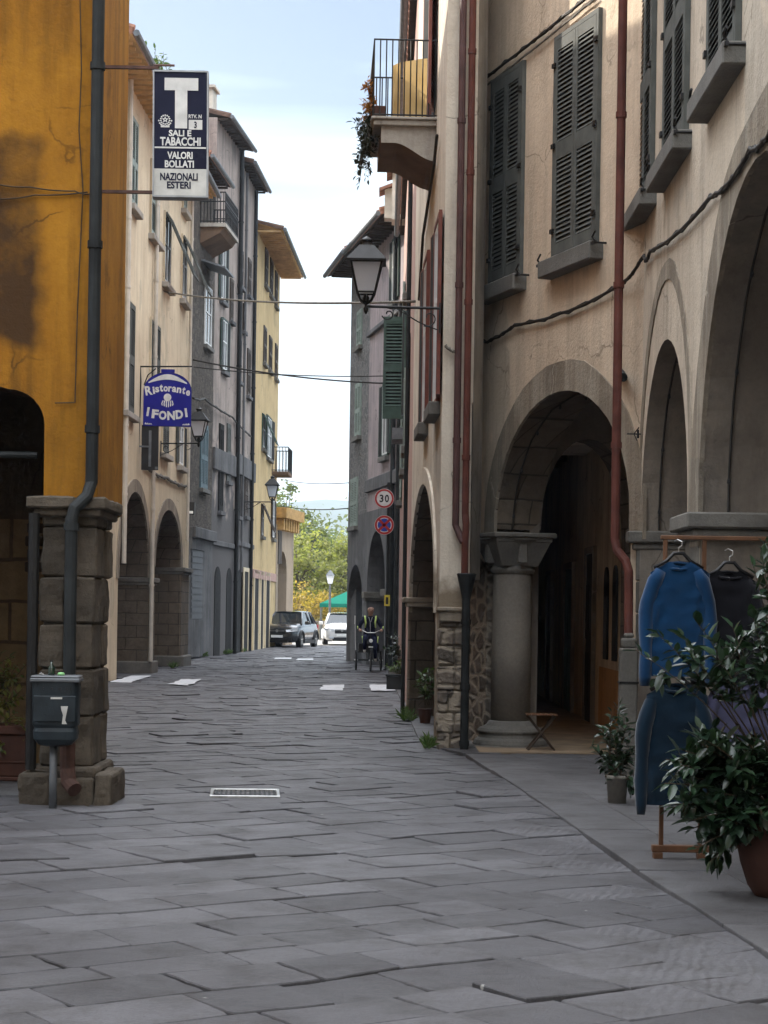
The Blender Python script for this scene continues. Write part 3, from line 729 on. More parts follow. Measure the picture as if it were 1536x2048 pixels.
# twin pipes against the third house
X2 = P(918, 600, 21.98).x; X3 = P(937, 600, 21.98).x
pipe(h2, [(X3, 21.98, 12.4), (X3, 21.98, 2.75), (X3+.01, 21.95, 2.62), (X3-.0, 21.93, 2.42), (X3+.0, 21.93, 2.05)], .042, M['pipe_red'], [(X3, 21.98, z) for z in (3.4, 5.2, 6.7, 8.1)])
pipe(h2, [(X2, 22.0, 12.4), (X2, 22.0, 2.62), (X2+.05, 21.97, 2.5), (X2+.09, 21.94, 2.42)], .042, flat('plum brown pipe', (.075,.035,.033), .6, 0, .4, .3, 4), [(X2, 22.0, z) for z in (3.6, 5.4, 7.3)])
XL = P(931, 1300, 21.9).x
mb = MB(); mb.lathe([(.045, 1.75), (.105, 2.02), (.115, 2.05), (.1, 2.06)], 14, M=Matrix.Translation((XL, 21.9, 0))); mb.build('pipe_hopper', M['pipe_dark'], h2)
pipe(h2, [(XL, 21.9, 1.78), (XL, 21.9, -.03)], .05, M['pipe_dark'], [(XL, 21.9, z) for z in (1.5, .75, .1)])

# third house: buttress-like end, arch, red shutters, balcony
h3 = thing('arcaded_house', 'tall pale narrow house with a balcony and red brown shutters above a steep arch', 'house', (.7, 25.5, 0), 'houses along the street')
d0, d1 = hx(R3, 872, 1150), hx(R3, 823, 1150); zd = 1.80; zdt = R3.hit(849, 968)[1]
ZC3 = 4.05
wall(R3, h3, 0, R3.L, -.1, ZC3, .35, [arch(d0, d1, zd, zdt, 22, z0=-.05)], [M['white_r'], M['jamb']])
mb = MB(); mb.poly([(.64, 22.1), (1.0, 22.1), (1.05, 23.7), (8, 26), (8, 29.2), (.4, 29.2)], ZC3, 11.9); mb.build('upper_wall', M['white_r'], h3)
mb = MB(); mb.poly([(1.001, 22.1), (1.0, 23.6), (1.04, 23.75), (1.14, 22.7)], 2.0, 12); mb.build('corner_wall', M['concrete'], h3)
ringband(R3, h3, d0, d1, zd, zdt, .22, M['white_r'], .03, drop=.2)
rng = random.Random(4)
mb = MB()
z = -.02
while z < 1.52:
    hh = rng.uniform(.20, .30); x = .645 - rng.uniform(0, .02); xm = .80 + rng.uniform(-.06, .06)
    mb.box((x, 22.04+rng.uniform(0, .02), z+.005), (xm-.006, 22.5, z+hh-.006)); mb.box((xm+.006, 22.05+rng.uniform(0, .02), z+.005), (1.0, 22.5, z+hh-.006)); z += hh
rough(mb.build('pier', M['rubble_r'], h3, bevel=.02), .03, 3)
mb = MB(); mb.box((.61, 21.96, 1.62), (.95, 22.6, 1.67)); mb.box((.64, 22.0, 1.50), (.90, 22.5, 1.62)); mb.build('impost', M['ring'], h3, bevel=.012)
impost(R3, h3, d1-.02, d1+.5, 1.83, -.36, .12, .08, M['ring'], .03)
mb = MB(R3.M()); mb.box((d1, -.36, -.05), (R3.L+.05, .03, 1.72)); mb.build('pier', M['jamb'], h3, bevel=.02)
for x0, x1, yt, yb, md in ((866, 881, 455, 850, 'open'), (846, 858, 500, 905, 'open')):
    s0, s1 = sorted((hx(R3, x0, 700), hx(R3, x1, 700))); s0 = max(s0, .45)
    z0 = 4.15
    window(R3, h3, s0, s0+.85, z0, z0+2.15, M['shutter_red'], mode='open', so=.14, sh=.16)
mb = MB(R3.M()); mb.box((2.4, .002, 8.0), (3.3, .02, 10.2)); mb.build('balcony_door', M['pane'], h3)
for s, a in ((2.4, 170), (3.3, 172)):
    mb = MB(); louver(mb, .45, 2.1, P2, M=rot_leaf(R3, s, 8.05, R(a), .04, s > 3)); mb.build('shutter', [M['shutter_red'], M['shutter_dark']], h3)
# balcony
sb0 = R3.hit(866, 245)[0]; sb0 = 1.95; sb1 = sb0 + 1.75; ob = .80; zbk = 7.83
mb = MB(R3.M()); mb.box((sb0, 0.001, zbk-.07), (sb1, ob, zbk)); mb.box((sb0-.03, .001, zbk), (sb1+.03, ob+.03, zbk+.035))
bal = mb.build('balcony', M['concrete'], h3, bevel=.008)
prof = [(.001, zbk-.07), (ob-.1, zbk-.07), (ob-.1, zbk-.28)]
for i in range(13):
    q = i/12; prof.append((ob-.1-.13 - q*(ob-.27), zbk-.28 - .22*(3*q*q-2*q**3) + .02*math.sin(q*math.pi)))
prof.append((.001, zbk-.52))
mb = MB(R3.M() @ Matrix(((0,1,0,0),(1,0,0,0),(0,0,1,0),(0,0,0,1)))); mb.prism(prof, sb0+.06, sb1-.06, 0, mit=1); mb.build('bracket', [M['concrete'], M['concrete_brown']], bal)
mb = MB(R3.M()); mb.box((sb0+.10, .001, zbk-.74), (sb1-.02, ob-.12, zbk-.53)) if False else None
pr2 = [(.001, zbk-.5), (.001, zbk-.9)] + [(.06 + (ob-.2)*q, zbk-.9 + .26*(q)) for q in (0, .3, .6, 1)] + [(ob-.14, zbk-.3)]
mb = MB(R3.M()); n = 11; zr = zbk+.035; hr = .98
for k in range(n):
    o = .03 + (ob-.03)*k/(n-1)
    for s in (sb0+.015, sb1-.015): mb.tube([(s, o, zr), (s, o+.0, zr+hr)], .009, 5)
for k in range(1, 18):
    s = sb0 + (sb1-sb0)*k/18; mb.tube([(s, ob, zr), (s, ob, zr+hr)], .009, 5)
for z in (zr+.03, zr+hr): mb.tube([(sb0+.015, 0, z), (sb0+.015, ob, z), (sb1-.015, ob, z), (sb1-.015, 0, z)], .012, 5)
mb.build('railing', M['iron'], bal)
# yellow sheets hung over the balcony
def clothmat():
    m, t, b = newmat('thin tan yellow cloth'); p = pos(t); col = mix(t, ramp(t, nse(t, p, 5, 5), .3, .7), (.50,.34,.14), (.58,.41,.19)); L(t, col, b.inputs['Base Color']); b.inputs['Roughness'].default_value = .95
    tr = N(t, 'BsdfTranslucent'); L(t, col, tr.inputs['Color']); ms = N(t, 'MixShader'); ms.inputs[0].default_value = .4
    L(t, b.outputs[0], ms.inputs[1]); L(t, tr.outputs[0], ms.inputs[2]); L(t, ms.outputs[0], t.nodes['Material Output'].inputs['Surface']); return m
M['sheet'] = clothmat()
def cloth(fac, s, o0, o1, z0, z1, seed, lean=0):
    mb = MB(fac.M()); nu, nv = 16, 12; rg = random.Random(seed); ph = rg.uniform(0, 6)
    vs = []
    for j in range(nv+1):
        for i in range(nu+1):
            u, v = i/nu, j/nv
            vs.append((s + .035*math.sin(u*9+ph+1.5*math.sin(v*3+u*4))*(.3+v) + lean*v, o0 + (o1-o0)*u, z1 - (z1-z0)*v - .05*u*(1-v)))
    mb.add(vs, [(j*(nu+1)+i, j*(nu+1)+i+1, (j+1)*(nu+1)+i+1, (j+1)*(nu+1)+i) for j in range(nv) for i in range(nu)])
    return mb
o = cloth(R3, sb0+.75, .09, .40, zr+.04, zr+.97, 1).build('hanging_sheet', M['sheet'], loc=R3.at(sb0+.75, .25, zr), smooth=True)
tag(o, 'wide yellow sheet drying on the high balcony, next to the wall', 'sheet', 'sheets on the balcony')
o = cloth(R3, sb0+.72, .44, .55, zr+.04, zr+.90, 2).build('hanging_sheet', M['sheet'], loc=R3.at(sb0+.72, .5, zr), smooth=True)
tag(o, 'narrow folded yellow sheet drying on the high balcony, farther from the wall', 'sheet', 'sheets on the balcony')
# roof and rooftop pieces beyond
# fourth house, seen edge-on
h4 = thing('terraced_house', 'pink house seen almost edge on, with one green shutter opened into the street', 'house', (.4, 40, 0), 'houses along the street')
mb = MB(); mb.poly([(.40, 29.21), (.40, 52), (8, 52), (8, 29.21)], 4.56, 11.9); mb.build('upper_wall', M['pink_r'], h4)
mb = MB(); mb.box((.40, 29.21, -.1), (.85, 52, 4.559)); mb.build('wall', M['pink_r'], h4)
roof(R3B, h4, .05, R3B.L-.05, 11.95, .12, 5, 1.2, M['tile'], M['wood_dark'], feet=False)
SR = flat('bare roof masonry', (.55,.50,.42), .9, 0, .2, .2, 3, .4)
for (s, o, wd, dp, h0, h1_) in ((18.6, -.25, .9, .9, 11.9, 13.9), (20.6, .35, .8, .8, 11.9, 13.2), (21.9, .55, .5, .6, 12.2, 13.0)):
    mb = MB(R3B.M()); mb.box((s, o-dp, h0), (s+wd, o, h1_)); mb.add([(s-.15, .15+o, h1_-.1), (s+wd+.15, .15+o, h1_-.1), (s+wd+.15, o-dp-.15, h1_+.25), (s-.15, o-dp-.15, h1_+.25), (s-.15, .15+o, h1_-.02), (s+wd+.15, .15+o, h1_-.02), (s+wd+.15, o-dp-.15, h1_+.33), (s-.15, o-dp-.15, h1_+.33)], [(0,1,2,3),(4,7,6,5),(0,4,5,1),(1,5,6,2),(2,6,7,3),(3,7,4,0)], 1); mb.build('dormer', [SR, M['tile']], h4)
# the green leaf that stands out towards the camera
sg, zg1 = R3B.hit(821, 640, .02); sg = 13.0
tg = R3B.at(sg, 0, 0).y
zg1 = P(800, 634, tg).z; zg0 = P(800, 838, tg).z
mb = MB(R3B.M()); mb.box((sg-.95, .002, zg0), (sg, .05, zg1)); wn = mb.build('window', M['shutter_green'], h4)
mb = MB(); louver(mb, .47, zg1-zg0, ((.12, .46), (.54, .93)), M=rot_leaf(R3B, sg, zg0, R(88), .03, False) , pitch=.075); mb.build('shutter', [M['shutter_green'], M['shutter_dark']], wn)
mb = MB(); louver(mb, .47, zg1-zg0, ((.12, .46), (.54, .93)), M=rot_leaf(R3B, sg-.95, zg0, R(172), .03, True), pitch=.075); mb.build('shutter', [M['shutter_green'], M['shutter_dark']], wn)
mb = MB(R3B.M()); mb.box((sg-1.1, .002, zg0-.55), (sg+.12, .28, zg0-.3)); mb.build('sill', M['zinc'], wn)
for s, z0 in ((4.5, 4.6), (8.5, 4.5), (17.5, 4.4), (5.0, 7.4), (16, 7.5)):
    window(R3B, h4, s, s+.9, z0, z0+1.9, M['shutter_brown'] if s < 8 else M['shutter_pale'], mode='open')
pipe(h4, [R3B.at(1.2, .08, 9.9), R3B.at(1.2, .08, 0)], .035, M['pipe_dark']); pipe(h4, [R3B.at(21.5, .08, 9.9), R3B.at(21.5, .08, 0)], .06, M['pipe_dark'])

# fifth house: mauve, with an arcade that runs on into dark stonework
h5 = thing('arcaded_house', 'mauve house with round arches below and dark stonework at its far end', 'house', (-.4, 56, 0), 'houses along the street')
e0, e1 = hx(R4, 806, 1190), hx(R4, 784, 1190); f0, f1 = hx(R4, 770, 1150), hx(R4, 733, 1150)
f1 = min(f1, R4.L - .15); ZC5 = 4.6
ze = 1.9; zet = R4.hit(795, 1056)[1]; zf = 2.3; zft = R4.hit(750, 1062)[1]
wall(R4, h5, 0, R4.L, -.1, ZC5, .6, [arch(max(e0, .1), e1, ze, zet, 16), arch(f0, f1, zf, zft, 16)], [M['grey_plaster'], M['grey_plaster']])
g0, g1 = hx(R5, 724, 1250), hx(R5, 690, 1250); g1 = min(g1, R5.L-.15); zgt = R5.hit(707, 1130)[1]
wall(R5, h5, 0, R5.L, -.1, ZC5, .6, [arch(g0, g1, zgt-1.3, zgt, 16)], [M['grey_plaster'], M['grey_plaster']])
mb = MB(); mb.poly([(.40, 52), (-.55, 57.2), (6, 60), (8, 52)], ZC5, 12.4); mb.build('upper_wall', M['lilac_r'], h5)
mb = MB(); mb.poly([(-.55, 57.2), (-1.2, 61.2), (2, 64), (6, 60)], ZC5, 12.4); mb.build('stone_wall', M['stone_r5'], h5)
mb = MB(); mb.poly([(2.2, 53), (2.2, 60), (2.4, 60), (2.4, 53)], -.1, ZC5); mb.poly([(-1.2, 61.2), (2, 64), (2.2, 63.8), (-.9, 60.9)], -.1, ZC5); mb.build('arcade_wall', M['grey_plaster'], h5)
roof(R4, h5, -.3, R4.L+.3, 12.45, .7, 4, 1.4, M['tile'], M['wood_dark']); roof(R5, h5, .05, R5.L+.3, 12.45, .75, 4, 1.4, M['tile'], M['wood_dark'])
z1 = R4.hit(760, 655)[1]; z2 = R4.hit(760, 965)[1]
for z, hh, oo in ((z1, .14, .12), (z2, .38, .10)):
    mb = MB(R4.M()); mb.box((.1, .002, z-hh/2), (R4.L-.02, oo, z+hh/2)); mb.build('string_course', M['grey_plaster'], h5, bevel=.02)
impost(R4, h5, f1-.05, R4.L, zf-.1, -.6, .12, .2); impost(R4, h5, e1, f0, zf-.05, -.6, .12, .2)
for x0, x1, yt, yb, md, fc in ((786, 795, 480, 600, 'open', R4), (766, 777, 770, 910, 'open', R4), (745, 752, 1000, 1010, None, R4)):
    if md: win_px(fc, h5, x0, x1, yt, yb, M['shutter_green'], mode=md)
for x0, x1, yt, yb in ((712, 722, 770, 870), (703, 715, 960, 1050), (716, 724, 625, 690)): win_px(R5, h5, x0, x1, yt, yb, M['shutter_pale'], mode='closed')
pipe(h5, [R4.at(.8, .08, 12.3), R4.at(.8, .08, 0)], .07, M['pipe_dark'])

# ------------------------------------------------------------------ left side
g1 = thing('corner_house', 'big ochre orange corner house on a stone pier with a dark drainpipe', 'house', (-3.0, 16, 0), 'houses along the street')
OF = Fac((-24, 15.55), (-2.36, 15.55), 1)
if OF.n.y > 0: OF.n = -OF.n
OS = Fac((-2.36, 15.55), (-2.36, 17.0), 1)
if OS.n.x < 0: OS.n = -OS.n
OB = Fac((-2.36, 17.0), (-5.95, 31.0), 1)
if OB.n.x < 0: OB.n = -OB.n
ZO = 3.95
sx = lambda X: X + 24
zr_ = OF.hit(92, 850)[1]
op = [(sx(-2.80), -.05), (sx(-2.80), zr_-.02)]
for i in range(9):
    q = i/8*math.pi/2; op.append((sx(-2.80-.30*(1-math.cos(q))), zr_ + .29*math.sin(q)))
op += [(sx(-3.5), zr_+.40), (sx(-4.2), zr_+.50), (sx(-5.2), zr_+.50), (sx(-6.3), zr_+.2), (sx(-6.6), zr_-.2), (sx(-6.6), -.05)]
loop = [(0, 2.42), (sx(-6.6), 2.42)] + op[1:-1][::-1] + [(sx(-2.80), 2.42), (OF.L, 2.42), (OF.L, ZO), (0, ZO)]
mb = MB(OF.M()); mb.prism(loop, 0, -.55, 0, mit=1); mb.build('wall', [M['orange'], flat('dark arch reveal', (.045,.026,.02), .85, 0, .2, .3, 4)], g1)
mb = MB(); mb.box((-24, 15.55, -.1), (-6.6, 16.1, 2.42)); mb.build('lower_wall', M['orange'], g1)
mb = MB(); mb.box((-2.78, 15.55, -.1), (-2.40, 16.32, 2.42)); mb.build('pier_core', stone('pier mortar', (.05,.043,.035), (.035,.03,.025), 5), g1)
mb = MB(); mb.poly([(-24, 15.55), (-2.36, 15.55), (-2.36, 17.0), (-5.95, 31), (-24, 31)], ZO, 12.6)
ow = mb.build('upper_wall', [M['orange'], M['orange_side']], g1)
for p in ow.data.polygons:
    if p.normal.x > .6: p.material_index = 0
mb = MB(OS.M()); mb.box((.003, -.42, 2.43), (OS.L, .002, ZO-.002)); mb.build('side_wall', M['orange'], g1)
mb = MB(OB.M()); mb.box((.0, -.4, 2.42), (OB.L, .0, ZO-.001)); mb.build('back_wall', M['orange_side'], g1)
mb = MB(OB.M()); mb.box((1.6, -.4, -.1), (OB.L, -.01, 2.419)); mb.build('lower_back_wall', M['jamb'], g1)
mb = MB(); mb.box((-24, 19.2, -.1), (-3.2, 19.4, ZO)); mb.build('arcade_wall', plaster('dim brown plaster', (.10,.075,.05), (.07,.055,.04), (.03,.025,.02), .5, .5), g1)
mb = MB(); mb.box((-24, 19.14, -.05), (-3.2, 19.198, 2.48)); mb.build('stone_dado', courses('brown dado stones', (.24,.165,.085), (.19,.13,.07), (.10,.07,.045), .7, .42, .02), g1)
mb = MB()
for k in range(4): mb.box((-3.62 + (k%2)*.02, 19.10, 1.95+k*.13), (-3.32-(k%3)*.03, 19.139, 2.05+k*.13))
mb.build('carved_panel', M['wood_dark'], g1, bevel=.01)
mb = MB(); mb.tube([(-6.6, 15.8, 2.86), (-2.9, 15.8, 2.86)], .028, 8); mb.build('iron_tie', M['pipe_dark'], g1)
mb = MB(); rng = random.Random(2); z = .30; k = 0
while z < 2.36:
    hh = min(rng.uniform(.33, .42), 2.40 - z)
    if hh < .15: hh = 2.40 - z
    xa = -2.81 + rng.uniform(-.012, .012); xm = -2.56 + rng.uniform(-.05, .05); xb = -2.365 + rng.uniform(-.006, .018)
    ya = 15.50 + rng.uniform(0, .02); z1 = z + hh - .008
    mb.box((xa, ya, z), (xm-.004, 16.1, z1)); mb.box((xm+.004, ya + rng.uniform(-.012, .012), z), (xb, 15.95 + rng.uniform(-.12, .12), z1))
    ym = 16.09 + rng.uniform(0, .02); mb.box((xb-.3, ym, z), (xb + rng.uniform(-.012, .012), 16.36, z1))
    z += hh; k += 1
rough(mb.build('pier', M['block'], g1, bevel=.016, seg=1), .045, 3)
mb = MB(); mb.box((-2.93, 15.30, -.05), (-2.66, 15.9, .26)); mb.box((-2.65, 15.33, -.05), (-2.32, 16.0, .22)); mb.box((-2.315, 15.28, -.05), (-2.17, 16.1, .26)); mb.box((-2.5, 16.11, -.05), (-2.26, 16.42, .22)); mb.box((-2.86, 15.41, .2), (-2.31, 16.4, .30))
rough(mb.build('plinth', M['block'], g1, bevel=.03, seg=2), .05, 3)
mb = MB(); mb.box((-2.92, 15.40, 2.405), (-2.52, 16.42, 2.50)); mb.box((-2.515, 15.41, 2.40), (-2.27, 16.42, 2.495)); mb.box((-2.86, 15.45, 2.34), (-2.31, 16.38, 2.404)); rough(mb.build('impost', M['block'], g1, bevel=.014, seg=1), .03, 3)
XP = P(190, 500, 15.44).x
pipe(g1, [(XP, 15.44, 12.6), (XP, 15.44, 2.62), (XP-.03, 15.40, 2.50), (XP-.12, 15.34, 2.40), (XP-.14, 15.33, 2.30), (XP-.14, 15.33, .62)], .051, M['pipe_dark'], [(XP, 15.44, z) for z in (3.05, 4.55, 6.0)] + [(XP-.14, 15.33, 2.25)], n=12)
pipe(g1, [(XP-.14, 15.31, .66), (XP-.14, 15.31, .30), (XP-.12, 15.27, .19), (XP-.06, 15.20, .14)], .062, M['pipe_rust'], name='pipe_foot', n=12)
XQ = -2.85
mb = MB(); mb.tube([(XQ, 15.42, 2.36), (XQ, 15.42, .28)], .045, 8); mb.build('cable_duct', M['iron'], g1)

def drape(pts, sag, n=10):
    out = []
    for a, b in zip(pts, pts[1:]):
        a, b = Vector(a), Vector(b)
        for i in range(n): t = i/n; p = a.lerp(b, t); p.z -= sag*4*t*(1-t); out.append(p)
    out.append(Vector(pts[-1])); return out
def cable(label, pts, r, mat='cable', sag=0.0, wob=0.0, bulbs=0, group='cables on the walls', n=10, cat='cable'):
    ps = drape(pts, sag, n)
    if wob:
        for i, p in enumerate(ps): p.z += wob*nz((i*.7, pts[0][0], 2)); 
    mb = MB(); mb.tube(ps, r, 6)
    if wob:
        mb.tube([p + Vector((0, -r*.6, r*1.5*math.sin(i*1.9))) for i, p in enumerate(ps)], r*.7, 5)
    c = sum(ps, Vector()) / len(ps)
    return tag(mb.build('cable', M[mat], loc=c, smooth=True), label, cat, group)
oc = lambda x, y, o=.02: Vector((P(x, y, 15.55-o).x, 15.55-o, P(x, y, 15.55-o).z))
cable('thin brown wires sagging across the dark patch on the orange wall', [oc(-8, 368), oc(60, 374), oc(150, 382), oc(180, 388)], .006, 'wood_dark', .01)
cable('lower thin brown wire on the orange wall, running to the drainpipe', [oc(-8, 398), oc(70, 390), oc(175, 384)], .006, 'wood_dark', .01)
cable('thin wire running straight down the orange wall beside the drainpipe', [oc(160, -8), oc(163, 140), oc(158, 260), oc(166, 380), oc(155, 620), oc(150, 805), oc(110, 806)], .005, 'wood_dark')

M['tile_dark'] = flat('weathered grey brown tile', (.12,.075,.055), .9, 0, .2, .4, 5, .5)
# cream house with the two arches
g2 = thing('arcaded_house', 'tall light cream house on two narrow stone arches, behind the blue restaurant sign', 'house', (-5.8, 45, 0), 'houses along the street')
L2 = Fac((-6.19, 31.0), (-5.62, 54.4), 1)
if L2.n.x < 0: L2.n = -L2.n
q0, q1 = hx(L2, 236, 1150), hx(L2, 297, 1155); q2, q3 = hx(L2, 309, 1135), hx(L2, 361, 1137)
za2 = 2.36; zt2 = L2.hit(266, 982)[1]; zt3 = L2.hit(338, 1020)[1]
ZL2 = 5.2
wall(L2, g2, 0, L2.L, -.1, ZL2, .8, [arch(q0, q1, za2, zt2, 22), arch(q2, q3, 2.75, zt3, 22)], [M['cream_l'], M['jamb']])
mb = MB(); mb.poly([(-6.19, 31), (-5.62, 54.4), (-14, 55), (-14, 31)], ZL2, 13.4); mb.build('upper_wall', M['cream_l'], g2)
mb = MB(); mb.box((-9.2, 31, -.1), (-9, 55, ZL2)); mb.box((-9, 54.5, -.1), (-6.5, 54.7, ZL2)); mb.build('arcade_wall', M['jamb_plaster'], g2)
ringband(L2, g2, q0, q1, za2, zt2, .3, M['ring'], .03, drop=.1); ringband(L2, g2, q2, q3, 2.75, zt3, .3, M['ring'], .03, drop=.1)
for s0, s1, z in ((q1, q2, za2), (q3, L2.L, 2.75)):
    mb = MB(L2.M())
    mb.box((s0+.02, -.81, -.05), (s1-.02, .03, z-.1)); mb.build('pier', M['jamb'], g2, bevel=.02)
    impost(L2, g2, s0, s1, z, -.8, .14, .12, M['pier'], .05)
    mb = MB(L2.M()); mb.box((s0-.06, -.86, -.05), (s1+.06, .12, .30)); mb.build('plinth', M['pier'], g2, bevel=.03)
for x0, x1, yt, yb, md, pt in ((259, 271, 235, 412, 'closed', 'shutter_pale'), (299, 315, 330, 475, 'closed', 'shutter_pale'), (326, 338, 430, 568, 'tilt', 'shutter_g'),
                           (361, 370, 475, 600, 'tilt', 'shutter_g'), (245, 264, 600, 822, 'closed', 'shutter_g'), (298, 316, 645, 790, 'closed', 'shutter_g'),
                           (322, 334, 800, 905, 'closed', 'shutter_g'), (355, 364, 850, 930, 'open', 'shutter_g'), (330, 340, 215, 330, 'closed', 'shutter_pale'), (364, 371, 300, 420, 'closed', 'shutter_pale')):
    win_px(L2, g2, x0, x1, yt, yb, M[pt], mode=md, so=.16, sm=M['concrete'], se=.2, frame=M['cream_l'])
roof(L2, g2, 8.2, L2.L+.2, 13.5, .62, 4.5, 1.5, M['tile'], M['soffit'])
def gut(house, fac, x, z0, z1, mat, r=.055, o=.09):
    s = hx(fac, x, 700); return pipe(house, [fac.at(s, o, z1), fac.at(s, o, z0)], r, mat, [fac.at(s, o, z0 + (z1-z0)*k/7) for k in range(1, 7)], n=8)
gut(g2, L2, 303, .3, 13.4, M['pipe_pale']); gut(g2, L2, 246, 2.6, 13.4, M['pipe_pale']); gut(g2, L2, 374, 3.5, 13.4, M['pipe_pale'], .045)

# grey stone house
g3 = thing('terraced_house', 'narrow grey house of rough stone with a roller shutter door and an iron balcony', 'house', (-6.1, 62.6, 0), 'houses along the street')
L3 = Fac((-6.25, 60.5), (-5.94, 64.85), 1); L4 = Fac((-5.94, 64.86), (-5.46, 69.7), 1); L5 = Fac((-5.46, 69.71), (-5.2, 74.6), 1); L6 = Fac((-5.2, 74.61), (-4.87, 84.9), 1)
for f in (L3, L4, L5, L6):
    if f.n.x < 0: f.n = -f.n
mb = MB(); mb.poly([(-6.25, 60.5), (-5.94, 64.85), (-13, 65), (-13, 60.5)], -.1, 16.0); mb.build('wall', M['grey_l'], g3)
roof(L3, g3, -.1, L3.L, 16.05, .5, 4, 1.2, M['tile'], M['wood_dark'])
zl = L3.hit(400, 1058)[1]
mb = MB(L3.M()); mb.box((0, .002, zl-.35), (L3.L-.02, .22, zl)); mb.build('string_course', M['grey_plaster'], g3, bevel=.02)
mb = MB(L3.M()); mb.box((.0, .003, -.05), (L3.L-.03, .06, zl-.36)); mb.build('shop_front', M['grey_plaster'], g3)
s0, s1 = sorted((hx(L3, 377, 1200), hx(L3, 399, 1200))); z0 = L3.hit(388, 1238)[1]; z1 = L3.hit(388, 1100)[1]
mb = MB(L3.M()); mb.box((s0, .062, z0), (s1, .075, z1))
z = z0
while z < z1-.1: mb.box((s0+.03, .076, z+.02), (s1-.03, .10, z+.16)); z += .2
mb.build('roller_shutter', [flat('grey roller shutter', (.085,.09,.10), .6, .2, .4, .15, 4)], g3)
mb = MB(L3.M()); mb.box((s0-.15, .061, z1), (s1+.1, .12, z1+.7)); mb.build('door_panel', M['grey_plaster'], g3, bevel=.01)
mb = MB(L3.M()); mb.box((s0-.9, .061, .05), (s1, .14, z0-.02)); mb.build('door_panel', M['grey_plaster'], g3, bevel=.01)
win_px(L3, g3, 408, 420, 575, 690, M['window_frame'], mode='glass', frame=M['window_frame']); win_px(L3, g3, 399, 412, 850, 975, flat('blue green shutters', (.09,.14,.16), .6, 0, .3, .2, 5), mode='closed')
mb = MB(L3.M()); s = hx(L3, 410, 540); z = L3.hit(410, 545)[1]; mb.add([(s-.8, .01, z+.25), (s+1.1, .01, z+.25), (s+1.1, .8, z), (s-.8, .8, z), (s-.8, .01, z+.31), (s+1.1, .01, z+.31), (s+1.1, .8, z+.06), (s-.8, .8, z+.06)], [(0,1,2,3),(4,7,6,5),(0,4,5,1),(1,5,6,2),(2,6,7,3),(3,7,4,0)]); mb.build('door_hood', M['zinc'], g3)
# iron balcony
zb3 = L3.hit(420, 470)[1]; sA, sB, oo = 1.2, 4.0, .85
mb = MB(L3.M()); mb.box((sA, .002, zb3-.12), (sB, oo, zb3)); b3 = mb.build('balcony', M['concrete'], g3)
mb = MB(L3.M())
for k in range(15):
    s = sA+.03 + (sB-sA-.06)*k/14; mb.tube([(s, oo-.03, zb3), (s, oo-.03, zb3+1)], .014, 4)
    if k < 8:
        for s2 in (sA+.03, sB-.03): mb.tube([(s2, oo*k/8+.02, zb3), (s2, oo*k/8+.02, zb3+1)], .014, 4)
    if k < 14:
        mb.tube([(s+.1+.07*math.cos(a/8*6.28), oo-.03, zb3+.5+.12*math.sin(a/8*6.28)) for a in range(9)], .012, 4); mb.tube([(s+.1+.06*math.cos(a/8*6.28), oo-.03, zb3+.82+.08*math.sin(a/8*6.28)) for a in range(9)], .012, 4)
for z in (zb3+.06, zb3+.7, zb3+1): mb.tube([(sA+.03, 0, z), (sA+.03, oo-.03, z), (sB-.03, oo-.03, z), (sB-.03, 0, z)], .02, 5)
mb.build('railing', M['iron'], b3)
mb = MB(L3.M() @ Matrix(((0,1,0,0),(1,0,0,0),(0,0,1,0),(0,0,0,1))))
mb.prism([(.002, zb3-.121), (oo-.08, zb3-.121), (oo-.2, zb3-.3), (.002, zb3-.65)], sA+.1, sB-.1); mb.build('bracket', M['concrete_brown'], b3)

# pinkish mauve houses
g4 = thing('terraced_house', 'pinkish mauve house with a black drainpipe, between the grey stone and pale mauve ones', 'house', (-5.7, 67.3, 0), 'houses along the street')
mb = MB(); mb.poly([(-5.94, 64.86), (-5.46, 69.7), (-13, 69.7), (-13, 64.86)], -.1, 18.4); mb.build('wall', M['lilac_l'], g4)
roof(L4, g4, .0, L4.L, 18.45, .42, 4, 1.0, M['tile_dark'], M['wood_dark'], th=.1)
g5 = thing('terraced_house', 'pale mauve house beside the tall ochre one, darker lower down', 'house', (-5.3, 72.2, 0), 'houses along the street')
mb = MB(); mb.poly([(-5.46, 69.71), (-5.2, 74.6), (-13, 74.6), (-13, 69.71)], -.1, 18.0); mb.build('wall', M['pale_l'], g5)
roof(L5, g5, .0, L5.L, 18.05, .40, 4, 1.0, M['tile_dark'], M['wood_dark'], th=.1)
g6 = thing('terraced_house', 'tall ochre yellow house with wide eaves and a row of dark shop doors', 'house', (-5.0, 80, 0), 'houses along the street')
mb = MB(); mb.poly([(-5.2, 74.61), (-4.87, 84.9), (-13, 85), (-13, 74.61)], -.1, 16.6); mb.build('wall', M['ochre_l'], g6)
roof(L6, g6, .0, L6.L+.5, 16.6, 1.0, 4, 1.2, M['tile_dark'], M['soffit'], th=.1)
SB = M['shutter_brown']; SG2 = M['shutter_green']
for x0, x1, yt, yb, pt in ((440, 449, 480, 600, SG2), (443, 452, 640, 740, SG2), (436, 443, 850, 1020, M['shutter_dark']), (459, 464, 560, 640, SB), (452, 458, 850, 960, M['shutter_g'])):
    win_px(L4, g4, x0, x1, yt, yb, pt, mode='open' if pt is SG2 else 'closed', sm=M['grey_plaster'])
for x0, x1, yt, yb, pt in ((477, 484, 500, 570, SB), (495, 500, 520, 590, SB), (475, 480, 680, 760, SB), (493, 498, 700, 790, SB), (473, 478, 930, 1030, M['shutter_dark']), (488, 493, 940, 1030, SB), (485, 488, 610, 660, SB)):
    win_px(L5, g5, x0, x1, yt, yb, pt, mode='closed', sm=M['grey_plaster'])
